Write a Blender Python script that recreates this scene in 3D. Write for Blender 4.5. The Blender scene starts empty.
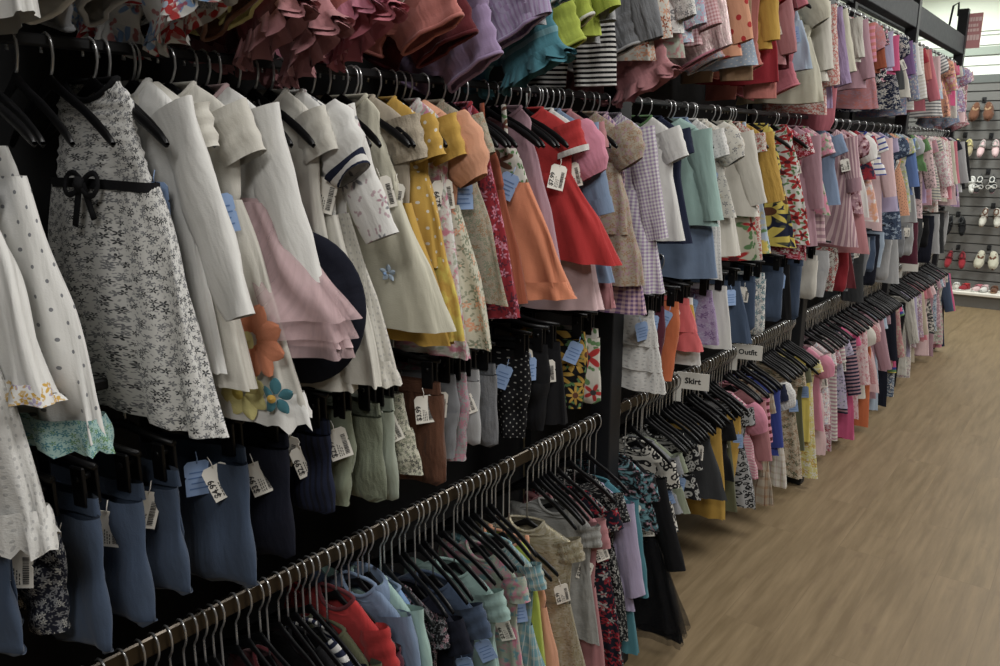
import bpy, math, random
import numpy as np
C = bpy.context.scene.collection
PI = math.pi

# ------------------------------------------------------------------ place: eye height, rack plane, rail heights
EYE = 1.65
XR = -1.17                      # the vertical plane of the rack's rails
RAILZ = {1: 2.31, 2: 1.787, 3: 1.30, 4: 0.848}
POSTS = [0.2, 2.02, 3.84, 5.62, 7.35]
FOCAL = 780.0
PITCH = math.atan(183 / FOCAL)
YAW = math.radians(38.2)

def ray(px, py):
    u = (px - 500) / FOCAL; v = (333 - py) / FOCAL
    z = -math.sin(PITCH) + v * math.cos(PITCH); f = math.cos(PITCH) + v * math.sin(PITCH)
    return (-math.sin(YAW) * f + math.cos(YAW) * u, math.cos(YAW) * f + math.sin(YAW) * u, z)

def on_plane(px, py, X):
    r = ray(px, py); t = X / r[0]
    return r[1] * t, EYE + r[2] * t

# ------------------------------------------------------------------ colours
def lin(c):
    c = c / 255.0
    return c / 12.92 if c <= .04045 else ((c + .055) / 1.055) ** 2.4
PAL = dict(white=(226,225,220), ivory=(212,208,196), cream=(206,202,180), beige=(190,176,152), oatmeal=(172,160,140),
 black=(16,16,19), charcoal=(58,60,62), grey=(128,130,134), pale_grey=(172,173,174), navy=(28,36,62), dark_navy=(20,24,40), royal_blue=(48,66,150),
 denim=(66,84,110), dark_denim=(23,31,46), light_denim=(120,142,172), sky_blue=(128,165,212), pale_blue=(172,192,212), blue=(86,118,176),
 teal=(62,128,142), aqua=(110,160,170), mint=(158,192,184), sage=(134,142,118), pale_green=(172,182,164), green=(96,140,84), olive=(88,90,62),
 lime=(176,192,50), yellow=(218,196,70), mustard=(204,160,48), lemon=(220,210,130), orange=(214,110,56), peach=(226,160,122), tangerine=(222,134,92),
 coral=(222,98,100), salmon=(200,118,108), rust=(150,72,40), brown=(108,66,42), tan=(160,126,92), red=(190,36,36), crimson=(160,28,44), maroon=(98,26,34),
 burgundy=(92,32,52), hot_pink=(216,84,134), pink=(218,136,160), pale_pink=(224,190,192), dusty_pink=(184,122,126), mauve=(178,138,150), rose=(200,110,124),
 lavender=(176,164,196), lilac=(164,140,180), purple=(120,88,140), gold=(168,156,118), silver=(170,170,165))
def col(name):
    r, g, b = (lin(v) for v in PAL[name])
    y = .25 * r + .6 * g + .15 * b; m = .14; k = .84
    return tuple((v * (1 - m) + y * m) * k for v in (r, g, b)) + (1.0,)

# ------------------------------------------------------------------ materials
MATS = {}
class NT:
    """tiny node-tree helper"""
    def __init__(s, tree): s.t = tree; s.n = tree.nodes; s.l = tree.links
    def add(s, typ, **kw):
        nd = s.n.new(typ)
        for k, v in kw.items(): setattr(nd, k, v)
        return nd
    def put(s, sock, v):
        if hasattr(v, 'is_linked'): s.l.new(v, sock)
        else: sock.default_value = v
    def math(s, op, a, b=None, c=None, clamp=False):
        nd = s.add('ShaderNodeMath', operation=op, use_clamp=clamp)
        s.put(nd.inputs[0], a)
        if b is not None: s.put(nd.inputs[1], b)
        if c is not None: s.put(nd.inputs[2], c)
        return nd.outputs[0]
    def vmath(s, op, a, b=None):
        nd = s.add('ShaderNodeVectorMath', operation=op)
        s.put(nd.inputs[0], a)
        if b is not None:
            if op == 'SCALE': s.put(nd.inputs['Scale'], b)
            else: s.put(nd.inputs[1], b)
        return nd.outputs['Value'] if op in ('LENGTH', 'DISTANCE', 'DOT_PRODUCT') else nd.outputs[0]
    def mix(s, f, a, b):
        nd = s.add('ShaderNodeMix', data_type='RGBA')
        s.put(nd.inputs[0], f); s.put(nd.inputs[6], a); s.put(nd.inputs[7], b)
        return nd.outputs[2]
    def xyz(s, v):
        nd = s.add('ShaderNodeSeparateXYZ'); s.put(nd.inputs[0], v); return nd.outputs
    def comb(s, x, y, z=0.0):
        nd = s.add('ShaderNodeCombineXYZ'); s.put(nd.inputs[0], x); s.put(nd.inputs[1], y); s.put(nd.inputs[2], z); return nd.outputs[0]
    def noise(s, vec, scale, detail=2.0, rough=.5):
        nd = s.add('ShaderNodeTexNoise'); s.put(nd.inputs['Vector'], vec)
        nd.inputs['Scale'].default_value = scale; nd.inputs['Detail'].default_value = detail; nd.inputs['Roughness'].default_value = rough
        return nd.outputs[0]
    def voro(s, vec, scale, rnd=1.0, feature='F1'):
        nd = s.add('ShaderNodeTexVoronoi', voronoi_dimensions='2D', feature=feature); s.put(nd.inputs['Vector'], vec)
        nd.inputs['Scale'].default_value = scale
        if 'Randomness' in nd.inputs: s.put(nd.inputs['Randomness'], rnd)
        return nd

def petals(nt, uv, scale, rnd, size, lobes):
    """mask of little flowers scattered in the cells of a Voronoi pattern -> (flower, heart, per-flower random)"""
    v = nt.voro(uv, scale, rnd)
    d = nt.vmath('SUBTRACT', uv, v.outputs['Position']); d = nt.vmath('SCALE', d, scale)
    x = nt.xyz(d)
    rc = nt.xyz(v.outputs['Color'])
    ang = nt.math('ARCTAN2', x[1], x[0]); ang = nt.math('ADD', nt.math('MULTIPLY', ang, float(lobes)), nt.math('MULTIPLY', rc[1], 6.0))
    lim = nt.math('MULTIPLY_ADD', nt.math('COSINE', ang), .30 * size, .62 * size)
    lim = nt.math('MULTIPLY', lim, nt.math('MULTIPLY_ADD', rc[2], .5, .75))
    r = nt.vmath('LENGTH', d)
    fl = nt.math('MULTIPLY', nt.math('SUBTRACT', lim, r), 14.0, clamp=True)
    ht = nt.math('LESS_THAN', r, .2 * size)
    return fl, ht, rc[0]

def fabric(spec):
    if spec in MATS: return MATS[spec]
    a = spec.split()
    kind = a[0] if a[0] not in PAL else 'solid'
    if kind == 'solid': a = ['solid'] + a
    m = bpy.data.materials.new('fabric_' + '_'.join(a)[:50]); m.use_nodes = True
    nt = NT(m.node_tree); bs = nt.n['Principled BSDF']; out = nt.n['Material Output']
    uv = nt.add('ShaderNodeUVMap').outputs[0]
    c1 = col(a[1]); c2 = col(a[2]) if len(a) > 2 and a[2] in PAL else None; c3 = col(a[3]) if len(a) > 3 and a[3] in PAL else None
    num = [float(x) for x in a[1:] if x not in PAL]
    rough = .88; base = c1; bumpk = .35
    xy = nt.xyz(uv)
    if kind == 'solid': base = c1
    elif kind == 'floral':
        s = 1 / (num[0] if num else .022); sz = num[1] if len(num) > 1 else .55
        f, h, r = petals(nt, uv, s, .95, sz, 5)
        fc = nt.mix(nt.math('GREATER_THAN', r, .55), c2, c3 or c2)
        base = nt.mix(f, c1, fc)
        base = nt.mix(nt.math('MULTIPLY', h, f), base, nt.mix(.5, c1, c2))
        uv2 = nt.vmath('ADD', uv, (3.1, 7.7, 0))
        f2, h2, r2 = petals(nt, uv2, s * 1.9, 1.0, sz * .75, 2)
        base = nt.mix(nt.math('MULTIPLY', f2, .75), base, c3 or c2)
    elif kind == 'blooms':        # large flowers: ground, petals, heart
        s = 1 / num[0]; f, h, r = petals(nt, uv, s, .6, num[1] if len(num) > 1 else .8, 8 if a[2] in ('yellow', 'mustard') else 5)
        base = nt.mix(f, c1, c2); base = nt.mix(h, base, c3 or c2)
        f2, h2, r2 = petals(nt, nt.vmath('ADD', uv, (1.7, .6, 0)), s * 2.2, 1.0, .45, 2)
        base = nt.mix(nt.math('MULTIPLY', f2, nt.math('SUBTRACT', 1.0, f)), base, col('green') if a[1] != 'navy' else col('olive'))
    elif kind == 'dots':
        s = 1 / num[0]; r = num[1] / num[0]
        rot = nt.comb(nt.math('ADD', xy[0], xy[1]), nt.math('SUBTRACT', xy[0], xy[1]))
        v = nt.voro(rot, s * .72, .12)
        base = nt.mix(nt.math('LESS_THAN', v.outputs['Distance'], r), c1, c2)
    elif kind == 'stripe':        # horizontal bands; 'pinstripe' runs down
        base = nt.mix(nt.math('LESS_THAN', nt.math('FRACT', nt.math('DIVIDE', xy[1], num[0])), num[1] if len(num) > 1 else .5), c1, c2)
    elif kind == 'pinstripe':
        base = nt.mix(nt.math('LESS_THAN', nt.math('FRACT', nt.math('DIVIDE', xy[0], num[0])), num[1] if len(num) > 1 else .4), c1, c2)
    elif kind == 'rainbow':
        rp = nt.add('ShaderNodeValToRGB'); nt.l.new(nt.math('FRACT', nt.math('DIVIDE', xy[1], .14)), rp.inputs[0])
        rp.color_ramp.interpolation = 'CONSTANT'
        cs = ['black', 'crimson', 'orange', 'yellow', 'green', 'royal_blue', 'hot_pink', 'black']
        e = rp.color_ramp.elements; e[0].color = col(cs[0]); e[1].position = 1; e[1].color = col('black')
        for i, c in enumerate(cs[1:-1]):
            el = e.new((i + 1.0) / 8.5); el.color = col(c)
        base = rp.outputs[0]
    elif kind in ('gingham', 'plaid'):
        p = num[0]
        fx = nt.math('LESS_THAN', nt.math('FRACT', nt.math('DIVIDE', xy[0], p)), .5 if kind == 'gingham' else .3)
        fy = nt.math('LESS_THAN', nt.math('FRACT', nt.math('DIVIDE', xy[1], p)), .5 if kind == 'gingham' else .3)
        base = nt.mix(nt.math('MULTIPLY', nt.math('ADD', fx, fy), .5), c1, c2)
        if kind == 'plaid' and c3:
            f3 = nt.math('LESS_THAN', nt.math('FRACT', nt.math('DIVIDE', xy[0], p * .5)), .12)
            base = nt.mix(nt.math('MULTIPLY', f3, .7), base, c3)
    elif kind == 'leopard':
        ds = nt.math('MULTIPLY', nt.noise(uv, 60.0), .02)
        v = nt.voro(nt.vmath('ADD', uv, nt.comb(ds, ds)), 1 / (num[0] if num else .022), .9)
        d = v.outputs['Distance']
        ring = nt.math('MULTIPLY', nt.math('LESS_THAN', d, .42), nt.math('GREATER_THAN', nt.math('ADD', d, nt.math('MULTIPLY', nt.noise(uv, 90.0), .25)), .28))
        base = nt.mix(ring, c1, c2)
    elif kind == 'sequin':
        v = nt.voro(uv, 260.0, .6); r = nt.xyz(v.outputs['Color'])[0]
        n = nt.noise(uv, 28.0, 3)
        base = nt.mix(nt.math('MULTIPLY', r, n), c1, col('ivory')); rough = nt.math('MULTIPLY_ADD', r, .4, .25)
        nt.put(bs.inputs['Metallic'], .35); bumpk = .8
    elif kind == 'denim':
        n = nt.noise(nt.vmath('MULTIPLY', uv, (1.0, .12, 1.0)), 900.0, 2); n2 = nt.noise(uv, 14.0, 3)
        base = nt.mix(nt.math('MULTIPLY', nt.math('ADD', n, n2), .5), nt.mix(.3, c1, (.01, .01, .012, 1)), nt.mix(.09, c1, (.8, .8, .8, 1)))
    elif kind == 'mottle':        # loose blotches of two or three colours
        n = nt.noise(uv, 1 / (num[0] if num else .03), 3, .6)
        f = nt.math('MULTIPLY', nt.math('SUBTRACT', n, .48), 9.0, clamp=True)
        base = nt.mix(f, c1, c2)
        if c3:
            n3 = nt.noise(nt.vmath('ADD', uv, (4, 9, 0)), 1.4 / (num[0] if num else .03), 2)
            base = nt.mix(nt.math('MULTIPLY', nt.math('SUBTRACT', n3, .56), 12.0, clamp=True), base, c3)
    elif kind == 'eyelet':
        v = nt.voro(uv, 1 / (num[0] if num else .012), .35)
        base = nt.mix(nt.math('MULTIPLY', nt.math('LESS_THAN', v.outputs['Distance'], .19), .4), c1, col('grey')); bumpk = .7
    elif kind == 'knit':
        n = nt.noise(nt.vmath('MULTIPLY', uv, (1.0, 1.6, 1.0)), 220.0, 1)
        base = nt.mix(nt.math('MULTIPLY', n, .55), c1, nt.mix(.45, c1, (0, 0, 0, 1))); bumpk = 1.0
    elif kind == 'tulle': base = c1
    nn = nt.noise(uv, 7.0, 2)
    base = nt.mix(nt.math('MULTIPLY_ADD', nn, .5, -.1), base, nt.mix(.22, base, (.05, .05, .06, 1)))
    nt.put(bs.inputs['Base Color'], base); nt.put(bs.inputs['Roughness'], rough)
    bs.inputs['Specular IOR Level'].default_value = .25
    bs.inputs['Sheen Weight'].default_value = .0 if a[1] in ('black', 'dark_navy', 'navy', 'dark_denim', 'charcoal') else .12
    bp = nt.add('ShaderNodeBump'); bp.inputs['Strength'].default_value = bumpk; bp.inputs['Distance'].default_value = .012
    fine = nt.noise(uv, 420.0, 1); soft = nt.math('ADD', nt.noise(nt.vmath('MULTIPLY', uv, (2.2, .8, 1)), 14.0, 3), nt.math('MULTIPLY', nt.noise(nt.vmath('MULTIPLY', uv, (3.0, .35, 1)), 13.0, 2), .9))
    nt.l.new(nt.math('MULTIPLY_ADD', fine, .07, soft), bp.inputs['Height']); nt.l.new(bp.outputs[0], bs.inputs['Normal'])
    if kind == 'tulle':
        tr = nt.add('ShaderNodeBsdfTransparent'); mx = nt.add('ShaderNodeMixShader')
        st = nt.noise(nt.vmath('MULTIPLY', uv, (1, .1, 1)), 90.0, 3)
        nt.l.new(nt.math('MULTIPLY_ADD', st, .5, num[0] if num else .25, clamp=True), mx.inputs[0])
        nt.l.new(tr.outputs[0], mx.inputs[1]); nt.l.new(bs.outputs[0], mx.inputs[2]); nt.l.new(mx.outputs[0], out.inputs[0])
    MATS[spec] = m
    return m

def plain(name, rgb, rough=.6, metal=0.0, noise=.0, nscale=30.0, spec=.5, bump=0.0):
    key = '#' + name
    if key in MATS: return MATS[key]
    m = bpy.data.materials.new(name); m.use_nodes = True
    nt = NT(m.node_tree); bs = nt.n['Principled BSDF']
    c = tuple(lin(v) for v in rgb) + (1.0,)
    tc = nt.add('ShaderNodeTexCoord').outputs['Object']
    n = nt.noise(tc, nscale, 3)
    nt.put(bs.inputs['Base Color'], nt.mix(nt.math('MULTIPLY', n, noise), c, tuple(v * .45 for v in c[:3]) + (1.0,)))
    nt.put(bs.inputs['Roughness'], nt.math('MULTIPLY_ADD', n, .12, rough - .06))
    bs.inputs['Metallic'].default_value = metal; bs.inputs['Specular IOR Level'].default_value = spec
    if bump:
        bp = nt.add('ShaderNodeBump'); bp.inputs['Strength'].default_value = bump; bp.inputs['Distance'].default_value = .004
        nt.l.new(n, bp.inputs['Height']); nt.l.new(bp.outputs[0], bs.inputs['Normal'])
    MATS[key] = m
    return m
M_HANGER = plain('hanger_black_plastic', (13, 13, 15), .4, noise=.2, spec=.3)
M_CHROME = plain('hook_steel', (205, 206, 206), .28, .75, noise=.2)
M_RAIL = plain('rail_brushed_steel', (92, 86, 78), .4, 1.0, noise=.4, nscale=12)
M_RAILD = plain('rail_black_steel', (22, 22, 24), .45, noise=.2)
M_POST = plain('rack_black_steel', (27, 28, 31), .55, .0, noise=.2, spec=.35)
M_BEAM = plain('rack_slate_steel', (30, 34, 41), .6, .0, noise=.2, spec=.25)
M_BACK = plain('rack_back_panel', (17, 17, 19), .8, noise=.3)
M_CARD = plain('tag_card', (228, 224, 214), .8, noise=.08)
M_CARDB = plain('tag_blue_card', (140, 165, 204), .8, noise=.08)
M_INK = plain('tag_ink', (52, 50, 50), .8)
M_INKB = plain('tag_faint_ink', (88, 118, 165), .8)
M_STRING = plain('tag_cord', (40, 40, 42), .7)
M_SIGN = plain('sign_card', (218, 216, 208), .6, noise=.05)

# ------------------------------------------------------------------ meshes
class MB:
    def __init__(s): s.v = []; s.f = []; s.uv = []; s.flat = []; s.k = 0
    def grid(s, R, U=None, V=None, smooth=True):
        """R: (m, n, 3) array of points, an open sheet (a tube repeats its first column)"""
        R = np.asarray(R, float); m, n = R.shape[:2]; b = s.k
        s.v.append(R.reshape(-1, 3)); s.k += m * n
        if U is None:
            du = np.linalg.norm(np.diff(R, axis=1), axis=2).mean(0); u = np.concatenate([[0], np.cumsum(du)]); U = np.tile(u, (m, 1))
        if V is None:
            dv = np.linalg.norm(np.diff(R, axis=0), axis=2).mean(1); v = np.concatenate([[0], np.cumsum(dv)]); V = np.tile(-v[:, None], (1, n))
        uv = np.stack([U, V], 2).reshape(-1, 2)
        i = np.arange(m - 1)[:, None] * n + np.arange(n - 1)[None, :]
        q = np.stack([i, i + n, i + n + 1, i + 1], 2).reshape(-1, 4)
        s.f.append(q + b); s.uv.append(uv[q.reshape(-1)]); s.flat.append(np.full(len(q), smooth))
        return s
    def tube(s, pts, rad, n=8, cap=True, flat=None):
        """round bar along points; rad a number or list; flat=(sx, sy) squashes the section"""
        P = np.asarray(pts, float); m = len(P); rad = np.full(m, rad) if np.isscalar(rad) else np.asarray(rad, float)
        T = np.gradient(P, axis=0); T /= np.linalg.norm(T, axis=1)[:, None] + 1e-9
        ref = np.array([0, 1., 0]) if abs(T[:, 1]).max() < .9 else np.array([1., 0, 0])
        A = np.cross(T, ref); A /= np.linalg.norm(A, axis=1)[:, None] + 1e-9; B = np.cross(T, A)
        th = np.linspace(0, 2 * PI, n + 1); fa, fb = flat or (1, 1)
        R = P[:, None] + rad[:, None, None] * (fa * np.cos(th)[None, :, None] * A[:, None] + fb * np.sin(th)[None, :, None] * B[:, None])
        if cap: R = np.concatenate([np.repeat(P[:1, None], n + 1, 1), R, np.repeat(P[-1:, None], n + 1, 1)])
        return s.grid(R)
    def box(s, lo, hi, bev=.0):
        lo = np.asarray(lo, float); hi = np.asarray(hi, float); c = (lo + hi) / 2; h = (hi - lo) / 2
        if bev <= 0:
            for ax in range(3):
                for sg in (-1, 1):
                    u, v = [(1, 2), (2, 0), (0, 1)][ax]
                    Q = np.zeros((2, 2, 3))
                    for i, a in enumerate((-1, 1)):
                        for j, b in enumerate((-1, 1)):
                            p = c.copy(); p[ax] += sg * h[ax]; p[u] += (a if sg < 0 else b) * h[u]; p[v] += (b if sg < 0 else a) * h[v]; Q[i, j] = p
                    s.grid(Q, smooth=False)
            return s
        # rounded box: rings up the z axis
        def ring(z, inset):
            pts = []
            hx, hy = h[0] - inset, h[1] - inset; r = min(bev, hx, hy)
            for cx, cy, a0 in ((hx - r, hy - r, 0), (-hx + r, hy - r, PI / 2), (-hx + r, -hy + r, PI), (hx - r, -hy + r, 1.5 * PI)):
                for k in range(4):
                    a = a0 + k * PI / 6; pts.append((c[0] + cx + r * math.cos(a), c[1] + cy + r * math.sin(a), z))
            pts.append(pts[0]); return pts
        zs = [(c[2] - h[2], min(h[0], h[1]) * .999), (c[2] - h[2], bev), (c[2] - h[2] + bev, 0), (c[2] + h[2] - bev, 0), (c[2] + h[2], bev), (c[2] + h[2], min(h[0], h[1]) * .999)]
        return s.grid([ring(z, i) for z, i in zs], smooth=False)
    def xf(s, M):
        """transform everything so far by a 4x4 numpy matrix"""
        M = np.asarray(M); s.v = [v @ M[:3, :3].T + M[:3, 3] for v in s.v]; return s
    def mesh(s, name):
        me = bpy.data.meshes.new(name)
        V = np.concatenate(s.v); F = np.concatenate(s.f); UV = np.concatenate(s.uv)
        me.from_pydata(V.tolist(), [], F.tolist())
        if me.polygons and len(me.loops) == len(UV):
            l = me.uv_layers.new(name='UVMap'); l.data.foreach_set('uv', UV.reshape(-1).astype('f'))
            me.polygons.foreach_set('use_smooth', np.concatenate(s.flat).astype(bool))
        return me

def obj(name, mb, mat, parent=None, loc=None):
    me = mb if isinstance(mb, bpy.types.Mesh) else mb.mesh(name)
    if mat and not me.materials: me.materials.append(mat)
    o = bpy.data.objects.new(name, me); C.objects.link(o)
    if parent: o.parent = parent
    if loc is not None: o.location = loc
    return o
def empty(name, loc=(0, 0, 0), rz=0):
    o = bpy.data.objects.new(name, None); C.objects.link(o); o.location = loc; o.rotation_euler = (0, 0, rz); o.empty_display_size = .05
    return o
def tag(o, label=None, cat=None, group=None, kind=None):
    if label: o['label'] = label
    if cat: o['category'] = cat
    if group: o['group'] = group
    if kind: o['kind'] = kind
    return o
def rotm(rx=0, ry=0, rz=0, loc=(0, 0, 0)):
    from mathutils import Euler, Matrix
    return np.array(Matrix.Translation(loc) @ Euler((rx, ry, rz)).to_matrix().to_4x4())
# ------------------------------------------------------------------ garments
# local frame: origin at the top of the hanger's arms, x towards the aisle, -y the front, z up
def smooth_interp(t, tk, vk):
    tt = np.linspace(tk[0], tk[-1], 160); v = np.interp(tt, tk, vk); k = np.hanning(13); k /= k.sum()
    p = np.pad(v, 6, mode='reflect', reflect_type='odd'); v = np.convolve(p, k, 'valid')
    return np.interp(t, tt, v)

class Sheet:
    """the way one garment hangs: folds, sway and lean shared by all its parts"""
    def __init__(s, seed, amp=.008, lam=.085, sway=.02, L=.5, lean=0.0, zw=.006):
        r = random.Random(seed); s.p = [r.uniform(0, 6.28) for _ in range(6)]; s.amp = amp; s.lam = lam * r.uniform(.85, 1.2); s.sway = sway; s.L = L; s.lean = lean; s.zw = zw
    def f(s, z): return np.clip(-z / s.L, 0, 1.2)
    def warp(s, x, y, z, amp=None):
        f = s.f(z); A = (s.amp if amp is None else amp) * (.15 + .85 * f)
        d = np.sin(2 * PI * x / s.lam + s.p[0] + .9 * np.sin(z * 6 + s.p[1])) + .5 * np.sin(2 * PI * x / (s.lam * .53) + s.p[2] + z * 3) + .14 * np.sin(z * 21 + x * 9 + s.p[3])
        return np.stack([x + s.sway * f ** 1.4, y + A * d * .7 + s.lean * f, z + s.zw * np.sin(x * 17 + s.p[4]) * f], -1)

def body(sh, prof, n=36, m=20, dip=0.0, pleat=0.0, pl_lam=.02, gather=0.0, zig=0.0, ruch=0.0, backdip=0.0, split=False):
    """prof rows: (z, half width, half depth)"""
    P = np.array(prof, float); seg = np.hypot(np.diff(P[:, 0]), np.diff(P[:, 1])); t = np.concatenate([[0], np.cumsum(seg)]); t /= t[-1]
    tt = np.linspace(0, 1, m); Z = smooth_interp(tt, t, P[:, 0]); A = smooth_interp(tt, t, P[:, 1]); B = smooth_interp(tt, t, P[:, 2])
    th = np.linspace(PI / 2, PI / 2 + 2 * PI, n + 1)
    cs, sn = np.cos(th), np.sin(th)
    e = .82
    X = A[:, None] * np.sign(cs) * np.abs(cs) ** e; Y = B[:, None] * np.sign(sn) * np.abs(sn) ** e; Zg = np.repeat(Z[:, None], n + 1, 1)
    fr = np.clip(-sn, 0, 1) ** 1.5; bk = np.clip(sn, 0, 1) ** 1.5
    near = np.exp(-((tt * seg.sum()) / .05) ** 2)[:, None]
    Zg = Zg - near * (dip * fr + backdip * bk)[None]
    f = ((Z[0] - Zg) / max(1e-6, Z[0] - Z[-1]))
    if pleat: Y = Y + pleat * np.sin(2 * PI * X / pl_lam + sh.p[5]) * (.3 + .7 * f) * np.sign(-Y) * -1
    if gather:
        g = np.sin(th * 11 + sh.p[2] + 1.3 * np.sin(f * 3 + sh.p[1])) + .6 * np.sin(th * 17 + sh.p[3] + f * 2)
        Y = Y + gather * g * (.25 + .75 * f) * np.sign(sn) * np.abs(sn) ** .3; X = X * (1 + .03 * g * f)
    if ruch: Y = Y * (1 + .0) + np.sign(sn) * ruch * np.sin(Zg * 2 * PI / .016)
    if zig: Zg = Zg - (tt[:, None] > .999) * 0 - zig * f ** 6 * np.abs(((X * 1.0 / .034) % 1) * 2 - 1)
    R = sh.warp(X, Y, Zg)
    per = 2 * (A.max() + B.max()) * 1.02
    U = np.tile(np.linspace(0, per, n + 1), (m, 1)) * (A / A.max())[:, None] ** .5
    return MB().grid(R, U=U)

def sleeve(sh, side, sx, sz, L, w0, w1, ang, t=.017, puff=0.0, n=14, m=9, bend=0.0, seed=0):
    r = random.Random(seed); a = math.radians(ang); tt = np.linspace(0, 1, m)
    d = np.stack([side * np.sin(a - bend * tt), 0 * tt, -np.cos(a - bend * tt)], 1); st = L / (m - 1)
    c = np.array([side * sx, 0, sz]) + np.concatenate([[[0, 0, 0]], np.cumsum(d[:-1] * st, 0)])
    nx = np.stack([-d[:, 2], 0 * tt, d[:, 0]], 1) * side
    w = w0 + (w1 - w0) * tt ** .8 + puff * np.sin(PI * np.clip(tt * 1.05, 0, 1)) ** .7
    th = np.linspace(PI / 2, 2.5 * PI, n + 1)
    ww = w[:, None] * (1 + .025 * np.sin(tt * 17 + r.uniform(0, 6)))[:, None]
    off = (.0025 + puff * .12) * np.sin(tt[:, None] * 16 + th[None] * 2 + r.uniform(0, 6))
    T = t + puff * .35 * np.sin(PI * tt)
    P = c[:, None] + nx[:, None] * (ww * np.cos(th)[None])[..., None]
    P[..., 1] += (T[:, None] if not np.isscalar(T) else T) * np.sin(th)[None] + off
    R = sh.warp(P[..., 0], P[..., 1], P[..., 2])
    return R

def band(R, k=1.06, rows=2, out=.002):
    """a cuff, binding or piping wrapped round the last rows of a grid"""
    E = R[-rows:]; c = E.mean(1, keepdims=True); return c + (E - c) * k
def ring_tube(R, row, r, n=6):
    P = R[row]; mb = MB(); mb.tube(P, r, n, cap=False); return mb

def collar_mb(sh, a, drop, wide, b=.02, n=30, pts=False):
    """a flat collar lying round the neck"""
    th = np.linspace(PI / 2, 2.5 * PI, n + 1); cs, sn = np.cos(th), np.sin(th); rows = []
    for k in np.linspace(0, 1, 4):
        w = a + wide * k * (1 + (.35 * np.abs(cs) ** 2 if pts else 0)); z = .006 - drop * k - np.clip(-sn, 0, 1) ** 1.5 * (.022 + .02 * k) - .3 * (w - a) * np.abs(cs)
        rows.append(sh.warp(w * cs, (b + .008 * k + .003) * sn - .003, z))
    return MB().grid(np.array(rows))

def bow_mb(w=.045, tail=.06, y=0.0):
    mb = MB()
    for s in (-1, 1):
        t = np.linspace(0, 2 * PI, 15)
        mb.tube(np.stack([s * w * .5 * (1 - np.cos(t)), y - .006 + .004 * np.sin(t), w * .38 * np.sin(t) * (1 - .3 * np.cos(t))], 1), .0042, 6, flat=(1, .6))
        t = np.linspace(0, 1, 6)
        mb.tube(np.stack([s * (.004 + w * .5 * t), y - .006 + 0 * t, -tail * t * (1 if s < 0 else .8)], 1), .0075, 6, flat=(1, .35))
    mb.tube([(0, y - .006, -.008), (0, y - .010, 0), (0, y - .006, .008)], .008, 8)
    return mb

def flower_mb(sh, cx, cz, r, n, yoff, seed, inner=.0):
    """flat embroidered flower lying on a garment's front"""
    rr = random.Random(seed); a0 = rr.uniform(0, 6); mb = MB()
    for k in range(n):
        a = a0 + 2 * PI * k / n; t = np.linspace(0, 1, 7)[:, None]; s = np.linspace(-1, 1, 5)[None]
        rad = r * (.16 + .84 * t); wid = r * .30 * np.sin(PI * np.clip(t * .92 + .05, 0, 1)) ** .7
        x = cx + rad * math.cos(a) - s * wid * math.sin(a); z = cz + rad * math.sin(a) + s * wid * math.cos(a)
        y = yoff - .002 * (1 - s ** 2) + 0 * t
        mb.grid(sh.warp(x, y, z))
    return mb
def disc_mb(sh, cx, cz, r, yoff):
    t = np.linspace(0, 1, 4)[:, None]; a = np.linspace(0, 2 * PI, 17)[None]
    return MB().grid(sh.warp(cx + r * t * np.cos(a), yoff - .003 * (1 - t) + 0 * a, cz + r * t * np.sin(a)))

KINDS = {}   # type -> (object name, category, words)
for k, v in dict(
    dress_tank=('sleeveless_dress', 'dress', 'sleeveless dress'), dress_short=('short_sleeve_dress', 'dress', 'short sleeved dress'), dress_long=('long_sleeve_dress', 'dress', 'long sleeved dress'),
    dress_puff=('puff_sleeve_dress', 'dress', 'puff sleeved dress'), dress_strap=('strappy_dress', 'dress', 'strappy dress'),
    shift_tank=('sleeveless_shift_dress', 'dress', 'sleeveless shift dress'), shift_short=('shift_dress', 'dress', 'short sleeved shift dress'),
    top_long=('long_sleeve_shirt', 'top', 'long sleeved top'), top_short=('short_sleeve_shirt', 't-shirt', 'short sleeved top'), top_puff=('puff_sleeve_blouse', 'blouse', 'puff sleeved blouse'),
    top_tank=('sleeveless_vest', 'top', 'sleeveless top'), jacket=('jacket', 'jacket', 'jacket'), cardigan=('cardigan', 'cardigan', 'cardigan'), hoodie=('hooded_sweatshirt', 'hoodie', 'hooded top'), robe=('long_sleeve_gown', 'gown', 'long gown'),
    onesie_short=('short_sleeve_romper', 'romper', 'short sleeved romper'), onesie_long=('long_sleeve_romper', 'romper', 'long sleeved romper'), onesie_frill=('frilled_romper', 'romper', 'frilled romper'),
    jeans=('jeans', 'jeans', 'jeans'), trousers=('trousers', 'trousers', 'trousers'), leggings=('leggings', 'leggings', 'leggings'), shorts=('shorts', 'shorts', 'shorts'), skirt=('skirt', 'skirt', 'skirt'),
    swim=('swimsuit', 'swimsuit', 'swimsuit')).items(): KINDS[k] = v

HEMHALF = dict(dress_tank=.19, dress_short=.19, dress_long=.18, dress_puff=.19, dress_strap=.18, shift_tank=.165, shift_short=.165, top_long=.15, top_short=.15, top_puff=.155, top_tank=.14,
    jacket=.16, cardigan=.15, hoodie=.155, robe=.17, onesie_short=.13, onesie_long=.13, onesie_frill=.15, jeans=.12, trousers=.12, leggings=.105, shorts=.125, skirt=.15, swim=.12)

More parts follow.
